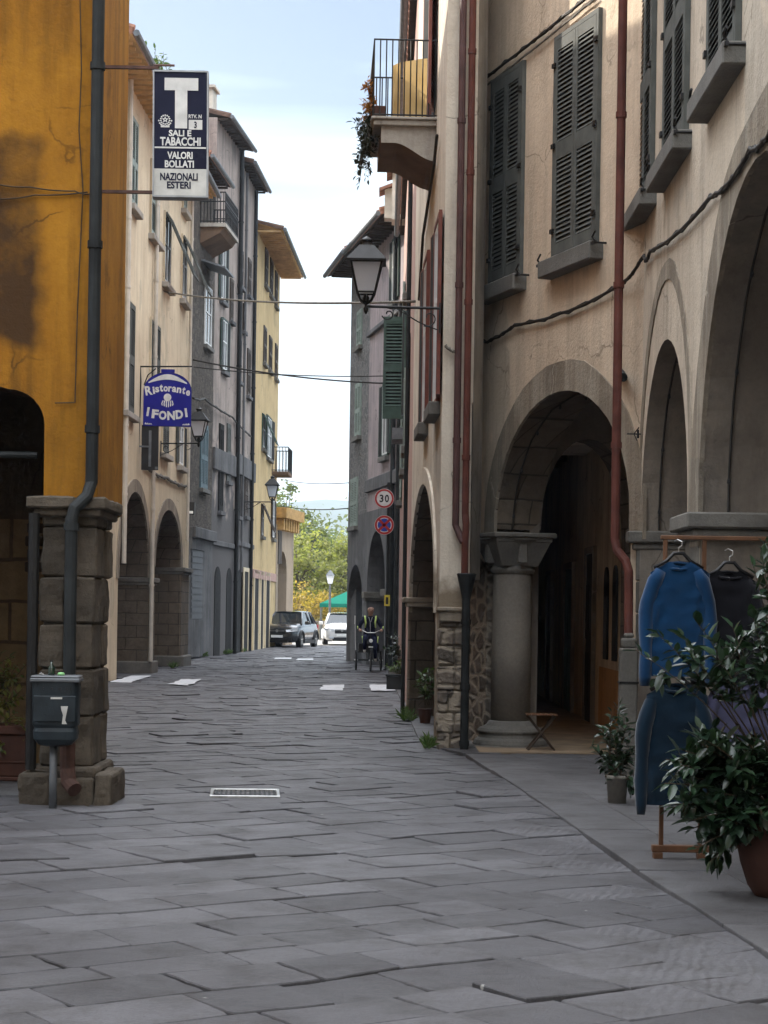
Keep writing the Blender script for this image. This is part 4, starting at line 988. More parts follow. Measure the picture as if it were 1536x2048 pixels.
for fc, hs, xs, y in ((L4, g4, 450, 905), (L5, g5, 488, 915)):
    zz = fc.hit(xs, y)[1]; mb = MB(fc.M()); mb.box((.02, .002, zz-.75), (fc.L-.02, .10, zz)); mb.build('string_course', M['grey_plaster'], hs, bevel=.02)
    zz = fc.hit(xs, 1085)[1]; mb = MB(fc.M()); mb.box((.02, .002, zz-.18), (fc.L-.02, .08, zz)); mb.build('string_course', M['grey_plaster'], hs, bevel=.02)
for fc, hs, xs in ((L4, g4, (428, 440)), (L4, g4, (452, 462)), (L5, g5, (474, 482)), (L5, g5, (488, 494))):
    a, b = sorted((hx(fc, xs[0], 1200), hx(fc, xs[1], 1200)))
    mb = MB(fc.M()); mb.prism(arch(a, b, 2.6, 3.1, 10, z0=-.05), .001, .02, 0); mb.build('door', M['shutter_dark'], hs)
gut(g4, L4, 472, 0, 18.3, M['iron'], .085, .12); gut(g5, L5, 503, 0, 17.8, M['iron'], .075, .1); gut(g5, L5, 484, 3, 17.8, M['grey_plaster'], .05, .1)
for x0, x1, yt, yb in ((529, 534, 500, 570), (539, 544, 520, 590), (549, 553, 545, 610), (526, 531, 655, 725), (537, 542, 675, 740), (549, 553, 690, 755)):
    win_px(L6, g6, x0, x1, yt, yb, SB, mode='closed')
for x0, x1, yt, yb, md in ((523, 528, 830, 895, 'tilt'), (533, 541, 835, 915, 'open'), (521, 525, 1010, 1070, 'tilt'), (543, 547, 1000, 1075, 'open')):
    win_px(L6, g6, x0, x1, yt, yb, SG2 if yt < 900 else SB, mode=md)
for x0, x1 in ((486, 494), (507, 515), (520, 525), (530, 537)):
    a, b = sorted((hx(L6, x0, 1220), hx(L6, x1, 1220))); z1 = 3.05
    mb = MB(L6.M()); mb.box((a, .004, .0), (b, .03, z1)); mb.box((a-.22, .002, 0), (a-.001, .05, z1+.15), 1); mb.box((b+.001, .002, 0), (b+.22, .05, z1+.15), 1); mb.box((a, .002, z1+.001), (b, .05, z1+.15), 1); mb.build('shop_door', [M['shutter_dark'], M['cream_l']], g6)
zz = L6.hit(515, 1140)[1]; mb = MB(L6.M()); mb.box((.05, .002, zz-.35), (L6.L-.02, .05, zz)); mb.build('string_course', M['pink_r'], g6)
zb6 = L6.hit(553, 950)[1]; sA, sB, oo = 7.7, 9.8, .72
mb = MB(L6.M()); mb.box((sA, .002, zb6-.14), (sB, oo, zb6)); b6 = mb.build('balcony', M['concrete_brown'], g6)
mb = MB(L6.M())
for k in range(12):
    s = sA + (sB-sA)*k/11; mb.tube([(s, oo-.02, zb6), (s, oo-.02, zb6+1.05)], .014, 4)
    if k < 5:
        for s2 in (sA, sB): mb.tube([(s2, oo*k/5+.02, zb6), (s2, oo*k/5+.02, zb6+1.05)], .014, 4)
for z in (zb6+.05, zb6+1.05): mb.tube([(sA, 0, z), (sA, oo-.02, z), (sB, oo-.02, z), (sB, 0, z)], .022, 5)
mb.build('railing', M['iron'], b6)
M['gate'] = plaster('warm gate stone', (.42,.33,.24), (.36,.29,.22), (.16,.13,.1), .4, .3)
g7 = thing('gate_tower', 'low old town gate with brick battlement and a dark archway beside the black car', 'gate tower', (-4.6, 87, 0))
L7 = Fac((-4.87, 85.3), (-4.30, 89.5), 1)
if L7.n.x < 0: L7.n = -L7.n
z7 = L7.hit(570, 1052)[1]
wall(L7, g7, 0, L7.L, -.1, z7, 1.2, [arch(.45, 2.55, 3.3, 4.3, 14)], [M['gate'], M['gate']])
mb = MB(); mb.poly([(-6.3, 85.3), (-6.3, 89.6), (-9, 89.6), (-9, 85.3)], -.1, z7); mb.build('back_wall', M['gate'], g7)
mb = MB(L7.M()); mb.box((-.1, -1.3, z7+.28), (L7.L+.25, .45, z7+.75))
for k in range(7): mb.box((.1+k*.6, -1.2, z7-.25), (.4+k*.6, .3, z7+.279))
mb.build('battlement', [flat('old gate brick', (.42,.26,.10), .9, 0, .2, .3, 5)], g7)
mb = MB(L7.M()); mb.box((.6, .002, 4.4), (1.5, .04, 6.0)) if z7 > 6.2 else mb.box((.3, .002, 3.7), (1.1, .04, 5.2)); mb.build('shutter', SB, g7)
for h in (g4,): 
    mb = MB(L4.M()); mb.box((3.2, -1.6, 18.9), (4.0, -.8, 20.3)); mb.box((3.1, -1.7, 20.3), (4.1, -.7, 20.4)); mb.build('chimney', SR, g4)

# ------------------------------------------------------------------ street lanterns
def frostglass():
    m, t, b = newmat('frosted lantern glass'); b.inputs['Base Color'].default_value = (.82,.84,.88,1); b.inputs['Roughness'].default_value = .35
    tr = N(t, 'BsdfTranslucent'); tr.inputs['Color'].default_value = (.92,.94,.97,1); ms = N(t, 'MixShader'); ms.inputs[0].default_value = .65
    L(t, b.outputs[0], ms.inputs[1]); L(t, tr.outputs[0], ms.inputs[2]); L(t, ms.outputs[0], t.nodes['Material Output'].inputs['Surface']); return m
M['lampglass'] = frostglass()
LG = 'street lanterns on wall brackets'
lan = thing('street_lantern', '', 'street lamp', (0,0,0), LG)
T45 = Matrix.Rotation(R(45), 4, 'Z'); AL = .86
X0 = Matrix.Translation((AL, 0, 0))
mb = MB(X0)
q2 = math.sqrt(2)
for k in range(4):
    a = Matrix.Rotation(math.pi/2*k, 4, 'Z')
    mb.tube([(.098, .098, .15), (.175, .175, .50)], .011, 5, M=a); mb.box((-.10, .092, .145), (.10, .108, .165), M=a); mb.box((-.18, .168, .49), (.18, .186, .515), M=a)
    mb.tube([(.095, .095, .15), (.06, .06, .07), (.012, .012, .03)], .012, 5, M=a)
mb.tube([(0, 0, -.06), (0, 0, .09)], .016, 8); mb.lathe([(.005, -.09), (.025, -.06), (.03, -.02), (.015, .0)], 10)
mb.lathe([(.012, .03), (.035, .06), (.04, .10), (.02, .13)], 10)
mb.build('lamp_frame', M['iron'], lan)
mb = MB(X0); mb.lathe([(.088*q2, .165), (.165*q2, .49)], 4, q0=math.pi/4); mb.build('lamp_glass', M['lampglass'], lan)
mb = MB(X0); mb.lathe([(.225*q2, .50), (.228*q2, .52), (.12*q2, .655), (.085*q2, .70)], 4, q0=math.pi/4); mb.lathe([(.07, .70), (.055, .725), (.05, .745), (.075, .76), (.07, .775), (.03, .80), (.01, .815)], 12)
mb.build('lamp_cap', M['iron'], lan)
mb = MB(); mb.tube([(0, 0, -.01), (AL, 0, 0)], .016, 8); mb.box((-.01, -.02, -.30), (.012, .02, .05))
def spiral(c, r0, r1, t0, t1, n=16): return [(c[0] + (r0+(r1-r0)*i/n)*math.cos(t0+(t1-t0)*i/n), 0, c[1] + (r0+(r1-r0)*i/n)*math.sin(t0+(t1-t0)*i/n)) for i in range(n+1)]
mb.tube(spiral((.13, -.12), .02, .11, 0, 3.9*1.35, 18), .008, 5); mb.tube([(.02, 0, -.26), (.10, 0, -.235), (.25, 0, -.17), (.42, 0, -.07), (.5, 0, -.02)], .008, 5)
mb.tube(spiral((.60, -.085), .018, .075, 0, 6.0, 18), .008, 5); mb.tube([(.36, 0, -.1), (.45, 0, -.02), (.55, 0, -.012)], .007, 5)
mb.build('bracket', M['iron'], lan)
def place(o, p, ang, sc): o.location = p; o.rotation_euler = (0, 0, ang); o.scale = (sc,)*3
place(lan, P(880, 615, 22.05), math.pi, 1.0); lan['label'] = 'largest black lantern with frosted panes, bracketed to the tall pale house'
l2 = copy_tree(lan); s = hx(L2, 318, 886); p = L2.at(s, .05, L2.hit(318, 886)[1]); place(l2, p, R(-4), 1.12); l2['label'] = 'black lantern partly hidden behind the blue restaurant sign'
l3 = copy_tree(lan); s = hx(L5, 486, 1003); p = L5.at(s, .05, L5.hit(486, 1003)[1]); place(l3, p, 0, 1.22); l3['label'] = 'smallest, farthest lantern, against the ochre yellow house wall'

# ------------------------------------------------------------------ signs
def fit(mb, s, cx_, cy_, wd, cap, M0, mi, off=.0, ext=.002, rot=0, shear=0):
    """lettering centred at (cx,cy) with a given width and cap height"""
    t = MB(); t.text(s, 1.0, Matrix(), 0.0, off, 0, shear=shear)
    xs = [p.x for p in t.v]; ys = [p.y for p in t.v]
    kx, ky = wd/(max(xs)-min(xs)), cap/(max(ys)-min(ys)); ox, oy = (max(xs)+min(xs))/2, (max(ys)+min(ys))/2
    c, q = math.cos(rot), math.sin(rot)
    vs = []
    for p in t.v:
        x, y = (p.x-ox)*kx, (p.y-oy)*ky; vs.append((cx_ + x*c - y*q, -ext if True else 0, cy_ + x*q + y*c))
    mb.add(vs, t.f, mi, M0)
M['navy'] = flat('navy enamel', (.010,.012,.032), .55, 0, .15, .25, 3, .05); M['enamel_white'] = flat('weathered white enamel', (.62,.62,.60), .4, 0, .4, .15, 9, .05)
M['enamel_grey'] = flat('pale grey enamel', (.50,.50,.47), .45, 0, .4, .2, 6, .05); M['alu'] = flat('dull aluminium', (.33,.34,.35), .45, .6, .5, .2, 8, .05)
pc = P(361, 268, 15.40)
ts = thing('tobacco_sign', 'tall navy tobacconist box sign with a big white T, on the orange corner', 'sign', (XP, 15.42, pc.z))
TM = Matrix.Translation((pc.x, 15.40, pc.z)) @ Matrix.Rotation(R(3), 4, 'Z') @ Matrix.Rotation(R(-.6), 4, 'Y')
W_, H_ = .425, 1.0
mb = MB(TM); mb.box((-W_/2, -.0, -H_/2), (W_/2, .12, H_/2)); mb.box((-W_/2-.012, -.014, -H_/2-.012), (-W_/2, .125, H_/2+.012)); mb.box((W_/2, -.014, -H_/2-.012), (W_/2+.012, .125, H_/2+.012)); mb.box((-W_/2, -.014, H_/2), (W_/2, .125, H_/2+.014)); mb.box((-W_/2, -.014, -H_/2-.014), (W_/2, .125, -H_/2))
mb.build('sign_box', M['alu'], ts)
zu = lambda x: (x-922)/275*W_; zv = lambda y: (685-y)/640*H_
mb = MB(TM); mb.box((-W_/2+.001, -.006, zv(866)), (W_/2-.001, -.001, H_/2-.001), 0); mb.box((-W_/2+.001, -.006, -H_/2+.001), (W_/2-.001, -.001, zv(866)-.001), 1); mb.build('sign_face', [M['navy'], M['enamel_grey']], ts)
mb = MB(TM @ Matrix.Translation((0, -.0065, 0)))
mb.box((zu(838), -.003, zv(460)), (zu(1014), 0, zv(396)), 0); mb.box((zu(893), -.003, zv(657)), (zu(957), 0, zv(460)-.0005), 0)
mb.box((zu(965), -.002, zv(662)), (zu(1036), 0, zv(612)), 0); mb.box((-W_/2+.004, -.002, zv(761)), (W_/2-.004, 0, zv(753)), 0)
I = Matrix()
for s, x, y, wd, cap, mi in (('RTV. N', 998, 594, 68, 20, 0), ('SALI E', 920, 682, 118, 33, 0), ('TABACCHI', 922, 725, 212, 45, 0), ('VALORI', 920, 797, 132, 38, 0), ('BOLLATI', 917, 842, 152, 38, 0), ('NAZIONALI', 915, 908, 196, 40, 1), ('ESTERI', 915, 951, 124, 38, 1)):
    fit(mb, s, zu(x), zv(y), wd/275*W_, cap/640*H_, I, mi, .034)
fit(mb, '3', zu(1000), zv(638), .022, .055, Matrix.Translation((0, -.003, 0)), 1, .03)
# state emblem: a cogged ring, a star and two sprays
ec = (zu(842), zv(613))
for k in range(14):
    q = k/14*6.283; mb.box((-.005, -.002, .030), (.005, 0, .042), 0, Matrix.Translation((ec[0], 0, ec[1])) @ Matrix.Rotation(q, 4, 'Y'))
for k in range(5):
    q = k/5*6.283; mb.add([(0, -.002, .028), (.009, -.002, .006), (-.009, -.002, .006)], [(0,1,2)], 0, Matrix.Translation((ec[0], 0, ec[1])) @ Matrix.Rotation(q, 4, 'Y'))
for sgn in (-1, 1):
    for k in range(6):
        q = R(100 + k*24)*sgn; mb.add([(0, -.002, .044), (.008, -.002, .052), (0, -.002, .060), (-.008, -.002, .052)], [(0,1,2,3)], 0, Matrix.Translation((ec[0], 0, ec[1])) @ Matrix.Rotation(q, 4, 'Y'))
mb.box((ec[0]-.035, -.002, ec[1]-.062), (ec[0]+.035, 0, ec[1]-.050), 0)
mb.build('lettering', [M['enamel_white'], M['navy']], ts, normals=False)
mb = MB()
for y in (135, 384):
    a = P(200, y, 15.47); b = P(312, y+4, 15.45); mb.box((a.x, 15.44, a.z-.012), (b.x+.02, 15.47, a.z+.012)); mb.box((a.x-.03, 15.43, a.z-.03), (a.x, 15.55, a.z+.03))
    mb.tube([(b.x-.02, 15.455, a.z+.02), (b.x+.15, 15.455, a.z+.02)], .01, 5)
mb.build('bracket', M['pipe_rust'], ts)

M['blue'] = flat('royal blue sign paint', (.012,.012,.21), .5, 0, .2, .12, 3, .05)
YS = L2.at(hx(L2, 280, 760), 0, 0).y
pc = P(335, 797, YS); SW, SH = 96/F*YS, 112/F*YS
rs = thing('restaurant_sign', 'royal blue restaurant sign with an arched top and white old style lettering', 'sign', (P(280, 740, YS).x, YS, pc.z))
RM = Matrix.Translation(pc) @ Matrix.Rotation(R(4), 4, 'Z')
def dome(w, h, sh=.55, n=18, top=.12):
    pts = [(-w/2, -h/2), (w/2, -h/2)]
    for i in range(n+1):
        q = math.pi*i/n; pts.append((w/2*math.cos(q), h*.5 - h*.36 + h*.33*math.sin(q)))
    return pts
mb = MB(RM); mb.prism(dome(SW, SH), 0, .06, 1, mit=1); mb.add([(p[0], -.001, p[1]) for p in dome(SW*.985, SH*.985)], [tuple(range(21))], 0)
mb.box((-.16, .001, SH*.5-.05), (.16, .05, SH*.5+.03), 0)
mb.build('sign_board', [M['blue'], flat('blue black edge', (.012,.013,.07), .5)], rs, normals=False)
ru = lambda x: (x-1075)/300*SW; rv = lambda y: (305-y)/350*SH
mb = MB(RM @ Matrix.Translation((0, -.004, 0)))
xs = [957, 989, 1010, 1036, 1063, 1090, 1116, 1146, 1176, 1202]
for ch, x, wd in zip('Ristorante', xs, (44, 13, 25, 22, 27, 22, 27, 28, 19, 25)):
    up = 1 - ((x-1075)/130)**2
    fit(mb, ch, ru(x), rv(262 - 24*up + (0 if ch in 'Rt' else 7)), ru(1075+wd)-ru(1075), (58 if ch == 'R' else 46 if ch in 'it' else 34)/350*SH, I, 0, .035, rot=-R((x-1075)/130*12))
for ch, x, wd in zip('IFONDI', (955, 1000, 1047, 1099, 1150, 1192), (14, 42, 48, 48, 46, 14)):
    dn = 1 - ((x-1075)/125)**2
    fit(mb, ch, ru(x), rv(388 + 24*dn), ru(1075+wd)-ru(1075), 56/350*SH, I, 0, .05, rot=R((x-1075)/125*9))
sw = [(ru(955 + 240*i/12), rv(205 - 52*math.sin(math.pi*i/12))) for i in range(13)] + [(ru(1195 - 240*i/12), rv(212 - 25*math.sin(math.pi*i/12))) for i in range(13)]
mb.add([(p[0], -.002, p[1]) for p in sw], [(i, i+1, 24-i, 25-i) for i in range(12)], 0)
mb.add([(ru(1075 + 24*math.cos(k/14*6.283)), -.002, rv(298) + 24/350*SH*math.sin(k/14*6.283)) for k in range(14)], [tuple(range(14))], 0)
for k in range(6):
    x = 1075 + (k-2.5)*11; pts = [(ru(x), rv(318)), (ru(x + (k-2.5)*3), rv(338)), (ru(x + (k-2.5)*1.5), rv(362 - abs(k-2.5)*5))]
    for a, b in zip(pts, pts[1:]): mb.quad((a[0]-.014, -.002, a[1]), (a[0]+.014, -.002, a[1]), (b[0]+.01, -.002, b[1]), (b[0]-.01, -.002, b[1]), 0)
for sg in (-1, 1):
    for k in range(4): mb.add([(ru(1075+sg*(140-k*11)), -.002, rv(468)), (ru(1075+sg*(134-k*11)), -.002, rv(455-k*-2)), (ru(1075+sg*(126-k*11)), -.002, rv(470))], [(0,1,2)], 0)
mb.build('lettering', M['enamel_white'], rs, normals=False)
mb = MB(); a = P(280, 733, YS)
mb.tube([(a.x-.12, YS+.03, a.z), P(385, 733, YS+.03)], .02, 6); mb.tube([(a.x, YS+.03, a.z-.02), (a.x+.02, YS+.03, a.z-.35), (a.x-.02, YS+.03, a.z-2.4)], .022, 6); mb.tube([P(288, 770, YS+.03), P(296, 750, YS+.03), P(312, 737, YS+.03)], .015, 6)
mb.build('bracket', M['iron'], rs)
pc = P(300, 895, YS)
ps = thing('hanging_sign', 'black upright sign box with a grey bar, under the blue restaurant sign', 'sign', (pc.x-.25, YS, pc.z))
mb = MB(Matrix.Translation(pc) @ Matrix.Rotation(R(6), 4, 'Z')); mb.box((-.20, 0, -.53), (.20, .1, .53)); mb.build('sign_box', M['black'], ps, bevel=.01)
mb = MB(Matrix.Translation(pc) @ Matrix.Rotation(R(6), 4, 'Z')); mb.box((-.03, -.05, -.45), (.03, -.01, .40)); mb.box((-.25, -.04, .0), (-.031, -.015, .04)); mb.box((.12, -.006, -.52), (.19, -.001, -.45)); mb.build('bar', M['zinc'], ps)
o = MB(); pq = P(377, 1017, 60.3); o.box((pq.x-.28, 60.25, pq.z-.2), (pq.x+.2, 60.4, pq.z+.2), 0); o.box((pq.x-.05, 60.24, pq.z-.16), (pq.x+.15, 60.249, pq.z-.08), 1)
tag(o.build('shop_plate', [M['black'], M['white']], loc=pq), 'small black plate with a white strip, on the grey stone house', 'sign')

# road signs on their pole
pb = G(772, 1341.5); YP = pb.y
rp = thing('sign_pole', 'dark round pole carrying the two red rimmed road signs', 'pole', pb)
XPo = pb.x
mb = MB(); zt_ = P(779, 965, YP).z; mb.tube([(XPo, YP, -.05), (XPo, YP, zt_)], .042, 10); mb.lathe([(.09, 0), (.07, .05)], 10, M=Matrix.Translation((XPo, YP, 0))); mb.build('post', M['pipe_dark'], rp)
mb = MB(); pz = P(775, 1201, YP); mb.box((XPo-.075, YP-.09, pz.z-.15), (XPo+.075, YP-.045, pz.z+.15), 0); mb.box((XPo-.035, YP-.096, pz.z-.10), (XPo+.035, YP-.091, pz.z+.09), 1); mb.build('yellow_box', [flat('yellow plastic', (.60,.48,.06), .5), M['black']], rp)
M['red'] = flat('traffic red', (.36,.02,.02), .4, 0, .4, .1, 3, 0); M['signblue'] = flat('traffic blue', (.02,.05,.30), .4, 0, .4, .1, 3, 0)
def disc(mb, r0, r1, y, mi, n=32, a0=0, a1=6.2832):
    vs = []
    for k in range(n+1):
        q = a0+(a1-a0)*k/n; vs += [(r0*math.sin(q), y, r0*math.cos(q)), (r1*math.sin(q), y, r1*math.cos(q))]
    mb.add(vs, [(2*k, 2*k+1, 2*k+3, 2*k+2) for k in range(n)], mi)
for yy, nm in ((997, 'thirty'), (1050, 'stop')):
    pd = P(768, yy, YP-.1); pd.x = P(768.5, yy, YP-.1).x
    so = thing('road_sign', 'round white speed limit sign reading 30 with a red rim' if nm == 'thirty' else 'round blue no stopping sign with a red cross and rim', 'road sign', (pd.x, YP-.1, pd.z), 'road signs on the pole')
    D = Matrix.Translation(pd); r = 19.8/F*YP
    mb = MB(D); mb.lathe([(r, 0), (r, .02)], 32, M=Matrix.Rotation(R(-90), 4, 'X')); mb.box((-.03, .021, -.05), (.12, .06, .05)); mb.build('plate', M['zinc'], so)
    mb = MB(D); disc(mb, 0, r*.985, -.003, 0); mb.build('face', M['enamel_white'], so, normals=False)
    mb = MB(D)
    if nm == 'thirty':
        disc(mb, r*.76, r*.95, -.006, 0); fit(mb, '3', -r*.27, 0, r*.40, r*.78, Matrix.Translation((0,-.005,0)), 1, .03); fit(mb, '0', r*.27, 0, r*.42, r*.78, Matrix.Translation((0,-.005,0)), 1, .03)
        mb.build('marking', [M['red'], M['black']], so, normals=False)
    else:
        disc(mb, r*.74, r*.95, -.006, 0)
        for k in range(4): disc(mb, r*.10, r*.66, -.006, 1, 8, R(k*90-31), R(k*90+31))
        for k in range(2): mb.box((-.035, -.0075, -r*.74), (.035, -.0065, r*.74), 0, Matrix.Rotation(R(45+90*k), 4, 'Y'))
        mb.build('marking', [M['red'], M['signblue']], so, normals=False)

# ------------------------------------------------------------------ cables
pr1 = R3.at(R3.hit(836, 603)[0], .05, R3.hit(836, 603)[1]); pl1 = L2.at(hx(L2, 330, 592), .06, L2.hit(330, 592)[1]+.1)
cable('pale grey cable slung across the street, the highest one', [pl1 + Vector((-.4, -1.5, .35)), pl1, pr1], .022, 'cable_grey', .12, 0, 0, 'cables across the street', 24)
p4 = R4.at(hx(R4, 776, 752), .06, R4.hit(776, 752)[1]); p5 = R4.at(hx(R4, 776, 767), .06, R4.hit(776, 767)[1])
pl2 = L2.at(L2.L-.3, .1, P(380, 733, 54).z); pl3 = L2.at(L2.L-.5, .1, P(352, 720, 54).z)
cable('thin black cable slung across the street, level with the blue sign top', [pl2, p4], .016, 'cable', .1, 0, 0, 'cables across the street', 20)
cable('thicker black cable slung across the street just under another, above the blue sign', [pl3, p5], .024, 'cable', .12, 0, 0, 'cables across the street', 20)
cable('fine wire far down the street, above the trees', [L6.at(L6.L-.4, .2, P(566, 957, 84).z), R5.at(R5.L-.3, .05, P(690, 966, 61).z)], .014, 'cable', .1, 0, 0, 'cables across the street', 14)
cable('fine wire far down the street, in front of the trees', [L6.at(L6.L-.4, .2, P(566, 1010, 84).z), R5.at(R5.L-.3, .05, P(690, 1017, 61).z)], .018, 'cable', .1, 0, 0, 'cables across the street', 14)
def fc(fac, x, y, o=.04): s, z = fac.hit(x, y, o); return fac.at(s, o, z)
cable('thick twisted cable sagging across the cream wall under the grey shutters', [fc(R2, 938, 688), fc(R2, 1030, 650), fc(R2, 1224, 580), fc(R1, 1287, 512), fc(R1, 1300, 502), fc(R1, 1420, 395), fc(R1, 1500, 300), fc(R1, 1560, 225)], .018, 'cable', .06, .02, n=12)
cable('dark cable climbing the cream wall above the grey shutters', [fc(R2, 942, 262), fc(R2, 955, 222), fc(R2, 966, 160), fc(R2, 1080, 72), fc(R2, 1190, -18)], .018, 'cable', .0, .012, n=10)
cable('pale thin cable beside it on the cream wall, under the dark one', [fc(R2, 972, 172), fc(R2, 1085, 84), fc(R2, 1190, -2)], .011, 'cable_grey', .0, .008, n=10)
cable('dark cable hanging down the pale house from under the balcony to the lantern', [fc(R3, 874, 270), fc(R3, 868, 330), fc(R3, 846, 470), fc(R3, 838, 600)], .02, 'cable', .0, .01)
cable('twisted cable on the pale house below the lantern bracket', [Vector((.66, 22.05, P(880, 690, 22).z)), Vector((.80, 22.03, P(895, 703, 22).z)), fc(R2, 938, 690)], .018, 'cable_grey', .02, .01)
cable('grey cable bundle running along the light cream house over its arches', [L2.at(hx(L2, 286, 930), .05, L2.hit(286, 932)[1]), L2.at(hx(L2, 330, 955), .05, L2.hit(330, 955)[1]), L2.at(hx(L2, 370, 972), .05, L2.hit(370, 972)[1])], .035, 'cable_grey', .06, .03)
cable('black cable running down across the grey stone house to the drainpipe', [L2.at(L2.L-.3, .1, P(385, 795, 54).z), L3.at(2, .1, L3.hit(415, 805)[1]), L4.at(3, .12, L4.hit(460, 835)[1]), L5.at(3, .12, L5.hit(492, 870)[1])], .03, 'cable', .05, .02)
# strings of little lamps under the arches
def festoon(fac, s0, s1, zs_, zt_, o, label, a0=.0, a1=math.pi):
    m, r = (s0+s1)/2, (s1-s0)/2 - .03; ps = []
    for i in range(25):
        q = a0 + (a1-a0)*i/24; ps.append(fac.at(m - r*math.cos(q), o, zs_ + (zt_-.03-zs_)*math.sin(q) + .012*math.sin(i*2.2)))
    mb = MB(); mb.tube(ps, .011, 5)
    root = thing('light_string', label, 'string lights', sum(ps, Vector())/len(ps), 'light strings under the arches')
    mb.build('wire', M['cable'], root)
    for p in ps[2::3]:
        mb = MB(); mb.lathe([(.006, -.05), (.018, -.03), (.012, .0)], 6, M=Matrix.Translation(p + Vector((0,0,-.01)))); mb.build('bulb', M['black'], root)
festoon(R2, c0, c1, zs, zt, -.22, 'black string of little bulbs under the round arch on the column')
festoon(R1, a0, a1, za, zt1, -.18, 'black string of little bulbs under the narrow arch by the corner')
festoon(R1, b0, b1, zb, zbt, -.22, 'black string of little bulbs under the big arch behind the clothes rack')
# small iron wall ornaments
for f, x, y in ((R1, 1278, 868), (R2, 946, 930)):
    s, z = f.hit(x, y, .03) if f is R1 else f.hit(x, y, .03)
    mb = MB(f.M(s, .03, z))
    for k in (-1, 1): mb.tube([(k*(.02+.05*t/8*math.cos(t*.9)), .01+.0, .06*k*math.sin(t*.9)*t/8) for t in range(9)], .007, 5)
    mb.tube([(0, -.05, 0), (0, .12, 0)], .008, 5); mb.tube([(-.07, .01, .06), (0, .05, 0), (.07, .01, -.06)], .006, 5)
    tag(mb.build('iron_hook', M['iron'], loc=f.at(s, .03, z)), 'curled iron wall hook by the corner of the two cream houses' if f is R1 else 'curled iron wall hook beside the red twin drainpipes', 'wall hook', 'iron wall hooks')
s, z = R2.hit(1250, 752, .02); mb = MB(R2.M(s, 0, z)); mb.tube([(.12, .02, .05), (-.25, .16, -.05)], .045, 10)
tag(mb.build('wall_spout', M['pipe_dark'], loc=R2.at(s, 0, z)), 'short dark pipe stub sticking out of the corner, next to the red drainpipe', 'pipe')

# ------------------------------------------------------------------ plants
M['leaf_dark'] = leafmat('dark glossy leaves', (.010,.026,.014), (.026,.055,.026), .3, .10, .55)
M['leaf_mid'] = leafmat('mid green leaves', (.04,.085,.025), (.09,.13,.04), .4, .25)
M['leaf_yellow'] = leafmat('yellowing leaves', (.06,.10,.02), (.20,.17,.04), .4, .3)
M['stem'] = flat('brown twig', (.06,.045,.03), .8, 0, .2, .3, 8)
def leaf(mb, p, d, up, ln, wd, mi=0, droop=.15):
    d = d.normalized(); s = d.cross(up)
    if s.length < 1e-3: s = d.cross(Vector((1,.2,0)))
    s.normalize(); u = s.cross(d).normalized()
    def q(t, k, h): return p + d*(t*ln) + s*(k*wd) + u*(h*wd - droop*ln*t*t)
    mb.add([q(0,0,0), q(.3,-.42,.12), q(.3,0,-.05), q(.3,.42,.12), q(.68,-.36,.10), q(.68,0,-.05), q(.68,.36,.10), q(1,0,0)],
           [(0,1,2), (0,2,3), (1,4,5,2), (2,5,6,3), (4,7,5), (5,7,6)], mi)
def shrub(root, base, tips, rng, lmat, ln=(.06,.11), spread=.16, per=16, start=.35, twigs=3, sr=.012):
    """curving stems from the base to the tips; side twigs; leaves in whorls"""
    ms, ml = MB(), MB(); base = Vector(base)
    def rv(k=1.0): return Vector((rng.gauss(0,1), rng.gauss(0,1), rng.gauss(0,1))) * k
    for tip in tips:
        tip = Vector(tip); dv = tip - base; mid = base.lerp(tip, .5) + Vector((0, 0, dv.length*.12)) + rv(.03*dv.length)
        b0 = base + Vector((rng.gauss(0,.04), rng.gauss(0,.04), 0))
        pt = lambda t: b0.lerp(mid, t).lerp(mid.lerp(tip, t), t)
        ms.tube([pt(i/7) for i in range(8)], [sr*(1-.75*i/7) for i in range(8)], 5)
        br = [(pt, start, per)]
        for k in range(twigs):
            t0 = rng.uniform(start*.9, .85); a = pt(t0); dd = (pt(min(1,t0+.1)) - a).normalized()
            e = a + (dd*.6 + rv(.6)).normalized() * spread * rng.uniform(.7, 1.6)
            e.z += .03
            f = (lambda a, e: (lambda t: a.lerp(e, t)))(a, e); ms.tube([a, e], [sr*.45, sr*.2], 4); br.append((f, .15, int(per*.6)))
        for f, st, n in br:
            for k in range(n):
                t = st + (1-st)*(k+rng.random())/n; p = f(t); ax = (f(min(1, t+.05)) - f(max(0, t-.05)))
                ax = ax.normalized() if ax.length > 1e-6 else Vector((0,0,1))
                out = rv(1); out = (out - ax*out.dot(ax)).normalized()
                d = (out + ax*rng.uniform(.2, .9) + Vector((0,0,rng.uniform(-.25,.35)))).normalized()
                if t > .93: d = (ax + out*.6).normalized()
                l = rng.uniform(*ln)*rng.choice((.65,.85,1,1,1.1)); leaf(ml, p, d, Vector((0,0,1)) + rv(.25), l, l*rng.uniform(.44,.58), 0, rng.uniform(.05,.35))
    ms.build('stems', M['stem'], root); ml.build('foliage', lmat, root, normals=False, smooth=True)

